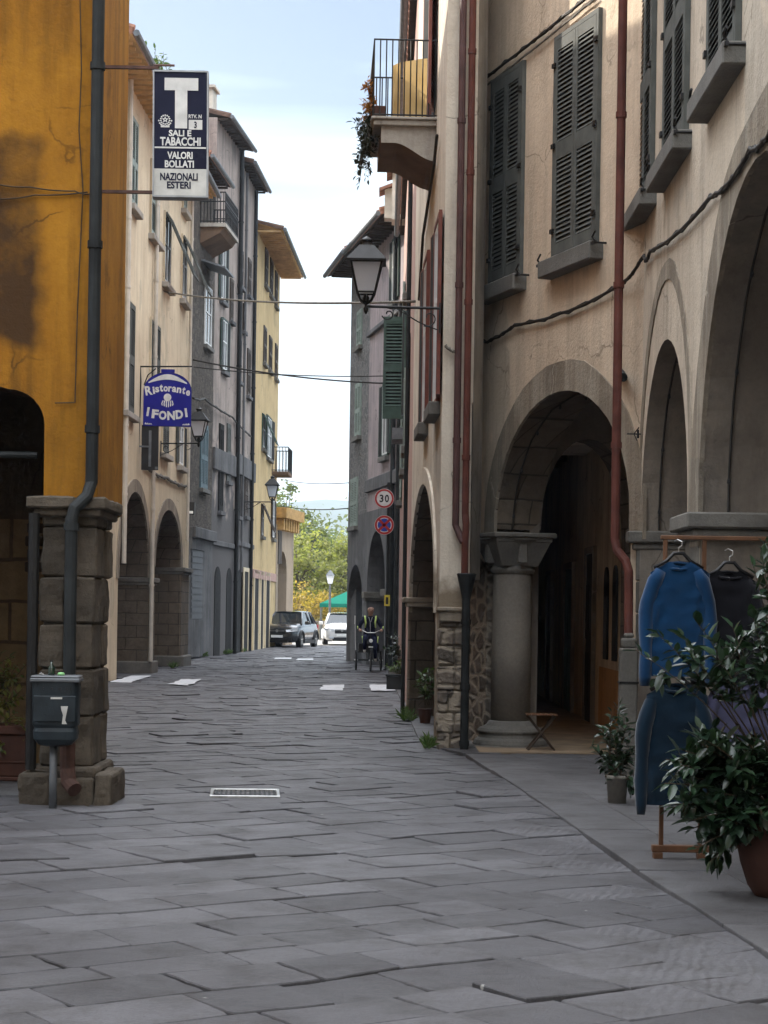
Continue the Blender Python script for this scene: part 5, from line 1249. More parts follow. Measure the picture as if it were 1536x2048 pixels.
rng = random.Random(21)
pX, pY = 2.31, 10.75
bp = thing('potted_shrub', 'large glossy camellia shrub in a terracotta urn, spreading in front of the clothes rack', 'plant', (pX, pY, .03), 'potted plants along the walls')
mb = MB(Matrix.Translation((pX, pY, .03))); mb.lathe([(.19, 0), (.23, .06), (.27, .18), (.30, .32), (.30, .38), (.345, .40), (.35, .46), (.32, .465), (.30, .43), (.02, .42)], 26); mb.build('pot', M['terra'], bp, smooth=True)
mb = MB(Matrix.Translation((pX, pY, .445))); mb.lathe([(.29, 0), (.1, .012)], 16); mb.build('soil', M['dirt'], bp)
tp = []
for x, y, n in ((1280, 1295, 1), (1310, 1270, 1), (1350, 1262, 1), (1395, 1250, 1), (1380, 1325, 1), (1440, 1318, 1), (1450, 1245, 1), (1500, 1240, 1), (1505, 1135, 1), (1535, 1100, 2), (1560, 1060, 2), (1560, 1180, 2), (1520, 1300, 1), (1480, 1285, 1), (1540, 1230, 1), (1430, 1285, 1),
                (1345, 1530, 2), (1335, 1610, 2), (1370, 1540, 2), (1400, 1495, 2), (1350, 1490, 1), (1440, 1470, 2), (1385, 1470, 1), (1330, 1570, 1), (1375, 1650, 2), (1400, 1700, 2), (1430, 1730, 1), (1440, 1600, 3), (1480, 1520, 2), (1470, 1660, 2), (1500, 1590, 2), (1530, 1500, 2), (1420, 1490, 2), (1450, 1540, 2), (1530, 1640, 2), (1550, 1560, 2)):
    if (x, y) == (1345, 1530): NU = len(tp)
    for k in range(n): tp.append(P(x+rng.uniform(-14, 14), y+rng.uniform(-14, 14), pY - .12 + rng.uniform(-.22, .22)))
shrub(bp, (pX, pY, .46), tp[:NU], rng, M['leaf_dark'], (.075,.12), .13, 14, .62, 2, .0075)
low = [Vector(p) for p in tp[NU:]]
ms_, = [None]
shrub(bp, (pX, pY, .46), low, rng, M['leaf_dark'], (.08,.13), .13, 19, .34, 4)

b1_ = G(1234, 1606, .03)
sp = thing('potted_shrub', 'slim dark potted shrub standing on the pavement, left of the blue clothes', 'plant', b1_, 'potted plants along the walls')
mb = MB(Matrix.Translation(b1_)); mb.lathe([(.075, 0), (.09, .2), (.10, .205), (.10, .235), (.085, .235), (.01, .2)], 18); mb.build('pot', stone('grey pot', (.22,.2,.17), (.16,.15,.13), 5, .4, 0), sp, smooth=True)
tips = [P(x+rng.uniform(-8,8), y+rng.uniform(-8,8), b1_.y + rng.uniform(-.12, .12)) for x, y in ((1195, 1500), (1205, 1465), (1212, 1540), (1225, 1430), (1240, 1420), (1260, 1440), (1235, 1480), (1265, 1500), (1270, 1560), (1222, 1570), (1250, 1520), (1280, 1470), (1215, 1500), (1200, 1530), (1275, 1590), (1240, 1455))]
shrub(sp, b1_ + Vector((0,0,.22)), tips, rng, M['leaf_dark'], (.06,.10), .10, 13, .35, 2, .008)

pl = Vector((-3.62, 17.35, .022))
lp = thing('planter', 'terracotta trough with a yellowing bush, inside the arch of the orange house', 'plant', pl, 'potted plants along the walls')
mb = MB(Matrix.Translation(pl)); mb.box((-.42, -.2, .04), (.42, .2, .42)); mb.box((-.45, -.225, .421), (.45, .225, .50)); mb.box((-.44, -.215, .0), (.44, .215, .04)); mb.box((-.43, -.21, .16), (.43, .21, .18)); mb.build('trough', M['terra'], lp, bevel=.012)
tips = [pl + Vector((rng.uniform(-.5, .45), rng.uniform(-.2, .2), rng.uniform(.65, 1.28))) for k in range(26)] + [pl + Vector((rng.uniform(.1,.5), rng.uniform(-.3, -.1), rng.uniform(.3, .6))) for k in range(4)]
shrub(lp, pl + Vector((0,0,.48)), tips, rng, M['leaf_yellow'], (.05,.09), .14, 14, .25, 2, .008)

for (x, y, hgt, wd, lab, lm, st) in ((801, 1362, .85, .3, 'big leaved dark plant in a low trough against the pale house, beyond the cyclist', 'leaf_dark', 12),
                              (800, 1378, .35, .3, 'low bushy green plant spilling over a dark trough at the kerb', 'leaf_mid', 12), (850, 1446, .62, .16, 'thin plant in a small pot at the foot of the pale house', 'leaf_mid', 7)):
    b = G(x, y, .03); o = thing('potted_plant', lab, 'plant', b, 'potted plants along the walls')
    mb = MB(Matrix.Translation(b))
    if wd > .2: mb.box((-.28, -.16, 0), (.28, .16, .26)); mb.box((-.30, -.18, .26), (.30, .18, .30)); mb.build('trough', M['pier'] if hgt > .5 else M['pipe_dark'], o, bevel=.01)
    else: mb.lathe([(.07, 0), (.10, .18), (.11, .2), (.09, .2), (.01, .17)], 14); mb.build('pot', M['terra'], o)
    shrub(o, b + Vector((0,0,.25)), [b + Vector((rng.uniform(-wd, wd), rng.uniform(-wd, wd)*.7, .25 + hgt*rng.uniform(.4, 1))) for k in range(st)], rng, M[lm], (.07,.14) if hgt > .5 else (.05,.09), .12, 9, .3, 2, .007)
# weeds at the foot of the walls
wm = MB()
for k in range(70):
    f, s = rng.choice(((R3, 6.0), (L4, 3), (L3, 3), (R3, 0.2), (L2, 20), (L5, 2)))
    a = s + rng.uniform(-.6, .6); p = f.at(a, rng.uniform(.02, .14), .02)
    for j in range(7): leaf(wm, p, Vector((rng.gauss(0,.6), rng.gauss(0,.6), 1)), Vector((rng.gauss(0,1), rng.gauss(0,1), .3)), rng.uniform(.08,.22), .035, 0, .3)
tag(wm.build('weeds', M['leaf_mid'], normals=False), kind='stuff')
# trailing plant on the high balcony
tb = R3.at(sb0+.9, ob+.06, zbk+.25)
tr = thing('balcony_plant', 'dried red brown creeper trailing over the front of the high balcony', 'plant', tb)
mb = MB(R3.M()); mb.box((sb0+.1, ob-.16, zbk+.04), (sb1-.1, ob-.01, zbk+.2)); mb.build('trough', M['terra'], tr, bevel=.01)
M['leaf_rust'] = leafmat('rusty dry leaves', (.16,.055,.02), (.30,.12,.04), .7, .3, .2)
M['leaf_black'] = leafmat('dark creeper leaves', (.015,.018,.014), (.04,.045,.03), .6, .1, .3)
tips = [R3.at(sb0 + rng.uniform(.0, 1.7), ob + rng.uniform(-.05, .14), zbk + rng.uniform(.2, .62)) for k in range(14)]
shrub(tr, R3.at(sb0+.9, ob-.05, zbk+.2), tips, rng, M['leaf_rust'], (.05,.09), .12, 14, .1, 2, .006)
tips = [R3.at(sb0 + rng.uniform(-.05, 1.7), ob + rng.uniform(.02, .20), zbk - rng.uniform(.1, .62)) for k in range(22)]
shrub(tr, R3.at(sb0+.7, ob+.03, zbk+.15), tips, rng, M['leaf_black'], (.05,.09), .12, 14, .1, 2, .006)
rf = thing('roof_plant', 'tuft of weeds growing on the gutter of the cream house, top left', 'plant', L2.at(12, .6, 13.7))
tips = [L2.at(hx(L2, 268, 20) + rng.uniform(-.8, .8), .5 + rng.uniform(-.2,.35), 13.6 + rng.uniform(.25, .7)) for k in range(12)]
shrub(rf, L2.at(hx(L2, 268, 20), .5, 13.5), tips, rng, M['leaf_mid'], (.10,.18), .15, 8, .3, 1, .012)

# ------------------------------------------------------------------ clothes rack and knitwear
Yr = 12.30
rk = thing('clothes_rack', 'brown wooden clothes rack standing on the pavement, hung with knitwear', 'clothes rack', (1.9, Yr, .03))
X_ = lambda x, y=1400: P(x, y, Yr).x
Z_ = lambda x, y: P(x, y, Yr).z
zt_ = Z_(1430, 1077); xa, xb, xc = X_(1326, 1400), X_(1404, 1400), 3.0
for a, nm in ((xa, 'post'), (xb+.0, 'post'), (xc, 'post')):
    mb = MB(); mb.box((a-.014, Yr-.014, .11), (a+.014, Yr+.014, zt_-.012)); mb.build('post', M['wood'], rk, bevel=.003)
mb = MB(); mb.box((xa-.03, Yr-.018, zt_-.012), (xc+.03, Yr+.018, zt_+.016)); mb.build('top_bar', M['wood'], rk, bevel=.004)
zm = Z_(1400, 1340)
mb = MB(); mb.box((xa+.0145, Yr-.012, zm-.012), (xc-.0145, Yr+.012, zm+.012)); mb.build('middle_bar', M['wood'], rk, bevel=.003)
mb = MB(); mb.box((xa-.06, Yr-.03, .075), (xb+.06, Yr+.03, .12)); mb.box((xa-.05, Yr-.035, .03), (xa+.01, Yr+.035, .074)); mb.box((xb-.02, Yr-.035, .03), (xb+.04, Yr+.035, .074)); mb.build('foot', M['wood'], rk, bevel=.004)
mb = MB(); mb.box((xc-.2, Yr-.03, .075), (xc+.06, Yr+.03, .12)); mb.build('foot', M['wood'], rk, bevel=.004)
def knit(name, c):
    m, t, b = newmat(name); p = pos(t)
    col = mix(t, ramp(t, nse(t, p, 9, 5), .3, .7), tuple(q*.82 for q in c), c); L(t, col, b.inputs['Base Color'])
    b.inputs['Roughness'].default_value = .95; b.inputs['Specular IOR Level'].default_value = .1
    if 'Sheen Weight' in b.inputs: b.inputs['Sheen Weight'].default_value = .25
    bump(t, b, nse(t, pos(t, (1,1,.4)), 160, 2), .25, .003); return m
def sweater(label, col, cx, ztop, ln, wd, seed, Y, neck='round'):
    rg = random.Random(seed); root = thing('sweater', label, 'sweater', (cx, Y, ztop), 'sweaters on the clothes rack')
    mb = MB(Matrix.Translation((cx, Y, ztop))); nu, nv = 44, 36; vs = []
    ph = [rg.uniform(0, 6) for _ in range(4)]
    for j in range(nv+1):
        v = j/nv; z = -ln*v
        hw = wd/2 * (1.0 + .02*math.sin(v*5+ph[0]) + .03*v)
        dp = .030 + .022*v
        if v > .93: hw *= .97; dp *= .9
        for i in range(nu):
            q = 2*math.pi*i/nu; c, s_ = math.cos(q), math.sin(q)
            x = hw * math.copysign(abs(c)**.55, c); y = dp * math.copysign(abs(s_)**.8, s_)
            zz = z
            if v < .12:                               # sloping shoulders and neckline
                e = abs(x)/hw; zz -= .11*max(0, e-.30)*(1-v/.12)
                if s_ < 0 and e < .34: zz -= .045*(1-(e/.34)**2)*(1-v/.12)
            fold = .020*nz((x*16 + ph[1], v*2.2, seed)) * (.4+v) + .016*nz((x*34, v*5, seed+4)) + .012*nz((x*9 + v*7, v*11, seed+9))
            vs.append((x + .012*math.sin(v*4+ph[0]), y + fold*(1 if s_ < 0 else .3), zz))
    fs = [(j*nu+i, j*nu+(i+1)%nu, (j+1)*nu+(i+1)%nu, (j+1)*nu+i) for j in range(nv) for i in range(nu)]
    mb.add(vs, fs); mb.build('torso', col, root, smooth=True)
    for sg in (-1, 1):
        m2 = MB(Matrix.Translation((cx, Y, ztop))); L_ = ln*1.0; pts, rs = [], []
        for k in range(12):
            t = k/11; x = sg*(wd/2-.075 + .085*min(1, t*3.2)**.7 + .012*t); pts.append((x, .004 - .035*t + .012*math.sin(t*8+ph[2]), -.062 - L_*t)); rs.append(.006*nz((k*1.3, sg*5, seed)) + (.034 if k == 0 else .050 if k == 1 else .056 - .020*t) + .003*math.sin(t*14+ph[3]) - (.006 if t > .93 else 0))
        m2.tube(pts, rs, 12); m2.build('sleeve', col, root, smooth=True)
    m3 = MB(Matrix.Translation((cx, Y, ztop))); m3.tube([(.085*math.sin(q/12*6.283), -.032*math.cos(q/12*6.283)-.004, -.012-.022*(1+math.cos(q/12*6.283))) for q in range(13)], .010, 6); m3.build('collar', col, root, smooth=True)
    hg = thing('coat_hanger', label.split(' sweater')[0].replace('long sleeved ', '') and ('coat hanger holding the ' + label.split(',')[0]), 'hanger', (cx, Y, ztop+.1), 'coat hangers on the rack')
    m4 = MB(Matrix.Translation((cx, Y, ztop))); m4.tube([(-wd*.42, 0, -.045), (-wd*.2, 0, .0), (-.03, 0, .05), (.03, 0, .05), (wd*.2, 0, .0), (wd*.42, 0, -.045)], .013, 6); m4.build('bar', M['black'], hg, smooth=True)
    m4 = MB(Matrix.Translation((cx, Y, ztop))); m4.tube([(0, 0, .05), (0, 0, .085), (.02, .0, .10), (.025, .02, .125), (0, .05, .14), (-.015, .08, .13)], .004, 5); m4.build('hook', M['steel'], hg)
ppm = F/12.2
def swp(x, y): p = P(x, y, 12.2); return p.x, p.z
cx_, z_ = swp(1357, 1122); sweater('bright blue sweater, upper left on the clothes rack', knit('bright blue knit', (.003,.034,.095)), cx_, z_, .74, .375, 1, 12.2)
cx_, z_ = swp(1462, 1140); sweater('black sweater, upper right on the clothes rack behind the leaves', knit('black knit', (.006,.006,.009)), cx_, z_, .72, .37, 2, 12.26)
cx_, z_ = swp(1350, 1366); sweater('dark petrol blue sweater, lower left on the clothes rack', knit('petrol blue knit', (.002,.013,.027)), cx_, z_, .78, .385, 3, 12.18)
cx_, z_ = swp(1482, 1362); sweater('grey mauve sweater, lower right on the clothes rack', knit('grey mauve knit', (.07,.07,.125)), cx_, z_, .70, .40, 4, 12.24)

# ------------------------------------------------------------------ bin, bottle, stool, drain
Yb = 15.02; c = P(113, 1400, Yb)
bn = thing('litter_bin', 'dark blue green metal litter bin on a post, in front of the stone pier', 'litter bin', (c.x, Yb, 0))
zt2_, zb2_ = P(113, 1352, Yb).z, P(113, 1492, Yb).z
M['binpaint'] = flat('worn dark green blue bin paint', (.016,.024,.030), .5, .1, .35, .35, 6, .2)
B = Matrix.Translation((c.x, Yb, 0)) @ Matrix.Rotation(R(4), 4, 'Z')
hb = zt2_ - zb2_
mb = MB(B)
prof = [(.183, zt2_-.02), (.185, zt2_-.12), (.18, zb2_+.18), (.178, zb2_+.17), (.165, zb2_+.15), (.175, zb2_+.12), (.17, zb2_+.06), (.13, zb2_+.015), (.07, zb2_)]
nn = 28; vs = []
for r_, z in prof:
    for k in range(nn):
        q = 2*math.pi*k/nn; cc, ss = math.cos(q), math.sin(q); vs.append((r_*math.copysign(abs(cc)**.42, cc), r_*.8*math.copysign(abs(ss)**.42, ss), z))
mb.add(vs, [(i*nn+k, i*nn+(k+1)%nn, (i+1)*nn+(k+1)%nn, (i+1)*nn+k) for i in range(len(prof)-1) for k in range(nn)] + [tuple(range((len(prof)-1)*nn, len(prof)*nn))])
mb.build('body', M['binpaint'], bn, smooth=False)
mb = MB(B); mb.box((-.195, -.158, zt2_-.045), (.195, .16, zt2_-.012)); mb.box((-.19, -.153, zt2_-.012), (.19, .155, zt2_+.006)); mb.build('lid', M['zinc'], bn, bevel=.008)
mb = MB(B)
for x, ww in ((-.10, .012), (-.03, .014), (.03, .02), (.085, .014), (.12, .010)): mb.box((x, -.1535, zt2_-.105), (x+ww, -.150, zt2_-.085))
mb.build('slots', M['black'], bn)
mb = MB(B); mb.box((-.165, -.158, zb2_+.20), (.165, -.149, zt2_-.15)); mb.build('front_panel', M['binpaint'], bn, bevel=.006)
mb = MB(B); mb.add([(.05, -.1595, zt2_-.23), (.105, -.1595, zt2_-.23), (.098, -.1595, zt2_-.27), (.085, -.1595, zt2_-.34), (.10, -.1595, zt2_-.37), (.06, -.1595, zt2_-.37), (.068, -.1595, zt2_-.30), (.055, -.1595, zt2_-.26)], [tuple(range(8))], 0); mb.box((-.03, -.160, zt2_-.175), (.06, -.1585, zt2_-.16), 0); mb.build('sticker', M['enamel_grey'], bn, normals=False)
mb = MB(B); mb.tube([(-.02, .03, -.03), (-.02, .03, zb2_+.05)], .032, 10); mb.build('post', M['zinc'], bn, smooth=True)
bt = P(108, 1346, Yb); zl_ = zt2_ + .006
t_ = thing('bottle', 'small dark bottle left standing on the litter bin', 'bottle', (bt.x-.02, Yb, zl_))
mb = MB(Matrix.Translation((bt.x-.02, Yb, zl_))); mb.lathe([(.026, 0), (.028, .01), (.028, .06), (.012, .085), (.011, .11)], 14); mb.build('glass', glass('dark green glass', (.01,.025,.015), .12), t_, smooth=True)
mb = MB(Matrix.Translation((bt.x-.02, Yb, zl_))); mb.lathe([(.013, .1101), (.013, .122)], 12); mb.build('cap', M['black'], t_)
bt2 = P(124, 1348, Yb); mb = MB(Matrix.Translation((bt2.x, Yb-.04, zl_))); mb.lathe([(.026, 0), (.03, .012), (.022, .024), (.006, .026)], 14)
tag(mb.build('plastic_lid', flat('pale green plastic', (.22,.48,.20), .4, 0, .4, .05), loc=(bt2.x, Yb-.04, zl_), smooth=True), 'pale green plastic lid lying on the litter bin', 'lid')
bt3 = P(84, 1350, Yb); mb = MB(Matrix.Translation((bt3.x, Yb-.02, zl_)))
mb.add([Vector((math.cos(k)*.03*(.7+.3*math.sin(k*5)), math.sin(k)*.022, .004+.022*((k*7) % 3)/3)) for k in range(9)] , [(0,1,2),(2,3,4),(4,5,6),(6,7,8),(0,2,4),(4,6,8),(0,4,8),(1,3,5),(5,7,1)])
tag(mb.build('crumpled_paper', M['white'], loc=(bt3.x, Yb-.02, zl_), normals=False), 'crumpled white paper scrap on the left of the litter bin lid', 'litter')

sx_ = P(1083, 1430, 21.95); st = thing('folding_stool', 'small wooden folding stool with crossed legs, leaning beside the column base', 'stool', (sx_.x, 21.95, .03))
zs_ = sx_.z
for dy in (-.1, .1):
    for k, (xa_, xb_) in enumerate(((-.16, .15), (.15, -.16))):
        mb = MB(); mb.tube([(sx_.x+xa_, 21.95+dy+.012*k, .035), (sx_.x+xb_, 21.95+dy+.012*k, zs_-.01)], .013, 6); mb.build('leg', M['wood_dark'], st)
mb = MB()
for k in range(6): mb.box((sx_.x-.18+k*.06, 21.80, zs_), (sx_.x-.13+k*.06, 22.12, zs_+.016))
mb.build('seat', M['wood'], st, bevel=.003)

dg = G(490, 1590); dr = thing('drain_grate', 'worn steel drain grate with bright edges, sunk in the paving', 'drain', dg)
DM = Matrix.Translation((dg.x, dg.y, .0)) @ Matrix.Rotation(R(4), 4, 'Z')
mb = MB(DM); w2, d2 = .30, .33
for a, b in (((-w2, -d2, -.04), (w2, -d2+.05, .026)), ((-w2, d2-.05, -.04), (w2, d2, .026)), ((-w2, -d2+.0501, -.04), (-w2+.03, d2-.0501, .026)), ((w2-.03, -d2+.0501, -.04), (w2, d2-.0501, .026))): mb.box(a, b)
mb.build('frame', M['steel'], dr, bevel=.004)
mb = MB(DM)
for k in range(13): x = -w2+.045 + k*.0415; mb.box((x, -d2+.0502, -.03), (x+.018, d2-.0502, .016))
mb.build('bars', M['pipe_dark'], dr)

# ------------------------------------------------------------------ cargo tricycle and its rider
o0 = G(742, 1345)
O = Matrix.Translation((o0.x, o0.y, .012)) @ Matrix.Rotation(R(3), 4, 'Z')
tri = thing('cargo_tricycle', 'dark cargo tricycle with two wide set rear wheels, ridden up the street', 'tricycle', (o0.x, o0.y, .012))
M['rubber'] = flat('black rubber', (.02,.02,.021), .8, 0, .2, .2, 8, 0)
def wheel(cx, cy, r, rake=0.0):
    mb = MB(O); W = Matrix.Translation((cx, cy, r)) @ Matrix.Rotation(R(90), 4, 'Y')
    n = 28; mb.tube([(r-.022) * Vector((0, math.cos(k/n*6.2832), math.sin(k/n*6.2832))) + Vector((cx, cy, r)) for k in range(n+1)], .024, 7, 0, False)
    wo = mb.build('wheel', M['rubber'], tri, smooth=True)
    mb = MB(O); mb.tube([(r-.05) * Vector((0, math.cos(k/n*6.2832), math.sin(k/n*6.2832))) + Vector((cx, cy, r)) for k in range(n+1)], .012, 6, 0, False)
    for k in range(14): q = k/14*6.2832; mb.tube([(cx-.02*(-1)**k, cy, r), (cx, cy+(r-.05)*math.cos(q), r+(r-.05)*math.sin(q))], .003, 4)
    mb.tube([(cx-.05, cy, r), (cx+.05, cy, r)], .02, 8); mb.build('rim', M['steel'], wo)
wheel(0, .30, .30); wheel(-.345, 1.45, .28); wheel(.33, 1.45, .28)
mb = MB(O)
mb.tube([(-.05, .30, .30), (-.05, .40, .62), (0, .43, .72)], .014, 6); mb.tube([(.05, .30, .30), (.05, .40, .62), (0, .43, .72)], .014, 6); mb.tube([(0, .42, .68), (0, .5, 1.02)], .016, 6)
mb.tube([(0, .45, .75), (0, .75, .40), (0, 1.0, .36), (0, 1.45, .30)], .022, 6); mb.tube([(0, .47, .85), (0, .8, .52), (0, 1.02, .38)], .016, 6); mb.tube([(0, .92, .36), (0, .98, .82)], .016, 6)
mb.tube([(-.345, 1.45, .28), (.33, 1.45, .28)], .02, 6); mb.tube([(-.3, 1.15, .5), (-.3, 1.75, .5), (.28, 1.75, .5), (.28, 1.15, .5), (-.3, 1.15, .5)], .014, 6); mb.build('frame', M['pipe_dark'], tri)
mb = MB(O); mb.tube([(-.30, .62, 1.06), (-.22, .5, 1.09), (-.1, .47, 1.03), (.1, .47, 1.03), (.22, .5, 1.09), (.30, .62, 1.06)], .013, 6); mb.build('handlebar', M['steel'], tri, smooth=True)
mb = MB(O); mb.box((-.075, .87, .83), (.075, 1.13, .88)); mb.build('saddle', M['black'], tri, bevel=.02)
mb = MB(O); mb.box((-.29, 1.18, .49), (.27, 1.74, .52)); mb.box((-.29, 1.18, .521), (-.27, 1.74, .72)); mb.box((.25, 1.18, .521), (.27, 1.74, .72)); mb.box((-.269, 1.18, .521), (.249, 1.2, .72)); mb.box((-.269, 1.72, .521), (.249, 1.74, .72)); mb.build('cargo_box', M['black'], tri)
mb = MB(O); mb.lathe([(.035, 0), (.05, .04), (.045, .06)], 12, M=Matrix.Translation((0, .36, .82)) @ Matrix.Rotation(R(90), 4, 'X')); mb.box((-.06, .33, .64), (.06, .36, .67)); mb.build('headlight', M['white'], tri)
mb = MB(O); mb.tube([(0, .78, .38), (.0, .78, .38)], .06, 8) if False else mb.lathe([(.07, -.01), (.07, .01)], 14, M=Matrix.Translation((0, .78, .38)) @ Matrix.Rotation(R(90), 4, 'Y'))
mb.tube([(-.02, .78, .38), (-.1, .72, .50), (-.17, .72, .50)], .012, 5); mb.tube([(.02, .78, .38), (.1, .84, .26), (.17, .84, .26)], .012, 5); mb.build('crank', M['zinc'], tri)
mb = MB(O); mb.tube([(-.37, 1.2, .55), (-.40, 1.15, 1.45)], .010, 5); mb.tube([(-.40, 1.15, 1.25), (-.40, 1.15, 1.48)], .018, 6); mb.build('flag_rod', M['white'], tri)

# rider
def skin(name, nodes, edges, root, rot=None, sub=2):
    me = bpy.data.meshes.new(name); keys = list(nodes); ix = {k: i for i, k in enumerate(keys)}
    me.from_pydata([Vector(nodes[k][0]) for k in keys], [(ix[a], ix[b]) for a, b in edges], [])
    o = bpy.data.objects.new(name, me); COL.objects.link(o)
    o.modifiers.new('skin', 'SKIN'); ss = o.modifiers.new('sub', 'SUBSURF'); ss.levels = ss.render_levels = sub
    for i, k in enumerate(keys):
        r_ = nodes[k][1]; me.skin_vertices[0].data[i].radius = r_ if isinstance(r_, tuple) else (r_, r_); me.skin_vertices[0].data[i].use_root = (k == root)
    m2 = bpy.data.meshes.new_from_object(o.evaluated_get(bpy.context.evaluated_depsgraph_get())); bpy.data.objects.remove(o)
    vs = [v.co.copy() for v in m2.vertices]; fs = [tuple(p.vertices) for p in m2.polygons]; bpy.data.meshes.remove(m2); return vs, fs
Nn = {'pel': ((0, .95, .93), (.15, .11)), 'sp': ((0, .92, 1.10), (.14, .10)), 'ch': ((0, .87, 1.30), (.165, .115)), 'nk0': ((0, .85, 1.44), .075), 'nk': ((0, .83, 1.51), .056),
      'hd0': ((.005, .79, 1.58), (.072, .085)), 'hd1': ((.008, .79, 1.645), (.086, .10)), 'hd2': ((.008, .80, 1.71), (.078, .09)), 'nose': ((.012, .705, 1.625), .012)}
Ed = [('pel','sp'), ('sp','ch'), ('ch','nk0'), ('nk0','nk'), ('nk','hd0'), ('hd0','hd1'), ('hd1','hd2'), ('hd0','nose')]
for n_, sg in (('R', -1), ('L', 1)):
    Nn['sh'+n_] = ((sg*.185, .86, 1.40), .075); Nn['el'+n_] = ((sg*.305, .80, 1.17), .052); Nn['wr'+n_] = ((sg*.285, .64, 1.09), .031); Nn['ha'+n_] = ((sg*.28, .585, 1.095), (.036, .024))
    Ed += [('ch','sh'+n_), ('sh'+n_,'el'+n_), ('el'+n_,'wr'+n_), ('wr'+n_,'ha'+n_)]
    for k in range(4):
        x = sg*(.252 + k*.019); f = 1 - .12*abs(k-1.4)
        Nn['f%d%s' % (k, n_)] = ((x, .545, 1.112), .0105); Nn['g%d%s' % (k, n_)] = ((x, .545-.022*f, 1.085), .0095); Nn['h%d%s' % (k, n_)] = ((x, .555-.01*f, 1.058), .0085)
        Ed += [('ha'+n_, 'f%d%s' % (k, n_)), ('f%d%s' % (k, n_), 'g%d%s' % (k, n_)), ('g%d%s' % (k, n_), 'h%d%s' % (k, n_))]
    Nn['t0'+n_] = ((sg*.243, .59, 1.085), .012); Nn['t1'+n_] = ((sg*.235, .56, 1.06), .010); Ed += [('ha'+n_, 't0'+n_), ('t0'+n_, 't1'+n_)]
Nn['hipR'] = ((-.105, .92, .90), .105); Nn['knR'] = ((-.15, .60, .86), .068); Nn['cfR'] = ((-.15, .66, .70), .058); Nn['anR'] = ((-.15, .70, .58), .042); Nn['heR'] = ((-.15, .72, .535), .038); Nn['toR'] = ((-.155, .58, .53), (.042, .03))
Nn['hipL'] = ((.105, .92, .89), .105); Nn['knL'] = ((.14, .68, .62), .068); Nn['cfL'] = ((.145, .76, .48), .058); Nn['anL'] = ((.145, .82, .345), .042); Nn['heL'] = ((.145, .85, .295), .038); Nn['toL'] = ((.15, .71, .285), (.042, .03))
for n_ in 'RL': Ed += [('pel','hip'+n_), ('hip'+n_,'kn'+n_), ('kn'+n_,'cf'+n_), ('cf'+n_,'an'+n_), ('an'+n_,'he'+n_), ('he'+n_,'to'+n_)]
vs, fs = skin('person', Nn, Ed, 'pel')
M['skin'] = flat('tanned skin', (.36,.215,.155), .6, 0, .35, .12, 12, .05); M['navycloth'] = flat('navy work cloth', (.012,.014,.03), .9, 0, .15, .3, 14, .2); M['navytrs'] = flat('dark blue trousers', (.014,.018,.042), .9, 0, .15, .3, 14, .2); M['shoe'] = flat('pale trainers', (.45,.42,.38), .7, 0, .3, .2, 14, .1)
per = MB(O)
cen = lambda f: sum((vs[i] for i in f), Vector())/len(f)
for f in fs: pass
per.add(vs, fs)
for i, f in enumerate(fs):
    c_ = cen(f)
    if c_.z > 1.478 or (c_.y < .665 and c_.z > 1.0 and abs(c_.x) > .2): mi = 0
    elif c_.z > .98 or (abs(c_.x) > .2 and c_.z > .95): mi = 1
    elif (c_.z < .575 and c_.x < -.02 and c_.y < .80 and c_.z > .46) or (c_.z < .335 and c_.x > 0): mi = 3
    else: mi = 2
    per.m[i] = mi
person = thing('person', 'bald man in a dark work jacket with yellow reflective strips, riding the cargo tricycle', 'person', (o0.x, o0.y, .012))
per.build('body', [M['skin'], M['navycloth'], M['navytrs'], M['shoe']], person, smooth=True)
M['reflect'] = flat('lime yellow reflective tape', (.55,.72,.22), .5, 0, .4, .08, 8, 0); M['lanyard'] = flat('grey lanyard', (.4,.4,.42), .6)
mb = MB(O)
for sg in (-1, 1):
    mb.tube([(sg*.15, .80, 1.475), (sg*.145, .745, 1.42), (sg*.125, .735, 1.30), (sg*.14, .775, 1.16)], [.02, .026, .025, .018], 6); mb.tube([(sg*.215, .80, .93), (sg*.20, .74, .84), (sg*.2, .73, .76)], .016, 5); mb.tube([(sg*.345, .76, 1.20), (sg*.335, .72, 1.13)], .014, 5)
mb.build('reflective_strip', M['reflect'], person, smooth=True)
mb = MB(O); mb.tube([(-.05, .755, 1.45), (-.01, .735, 1.32), (.0, .765, 1.15), (.0, .78, 1.05)], .009, 5); mb.tube([(.05, .755, 1.45), (.01, .735, 1.32)], .009, 5); mb.build('lanyard', M['lanyard'], person)
mb = MB(O)
for sg in (-1, 1): mb.lathe([(.010, -.004), (.010, .004)], 8, M=Matrix.Translation((.008+sg*.028, .722, 1.655)) @ Matrix.Rotation(R(90), 4, 'X')); mb.box((.008+sg*.028-.016, .716, 1.672), (.008+sg*.028+.016, .726, 1.679))
mb.box((-.014, .722, 1.585), (.030, .730, 1.592)); mb.build('face_features', M['black'], person)
mb = MB(O)
for sg in (-1, 1): mb.lathe([(.006, -.008), (.022, 0), (.006, .008)], 8, M=Matrix.Translation((.008+sg*.083, .81, 1.64)) @ Matrix.Rotation(R(90), 4, 'Y'))
mb.build('ear', M['skin'], person, smooth=True)

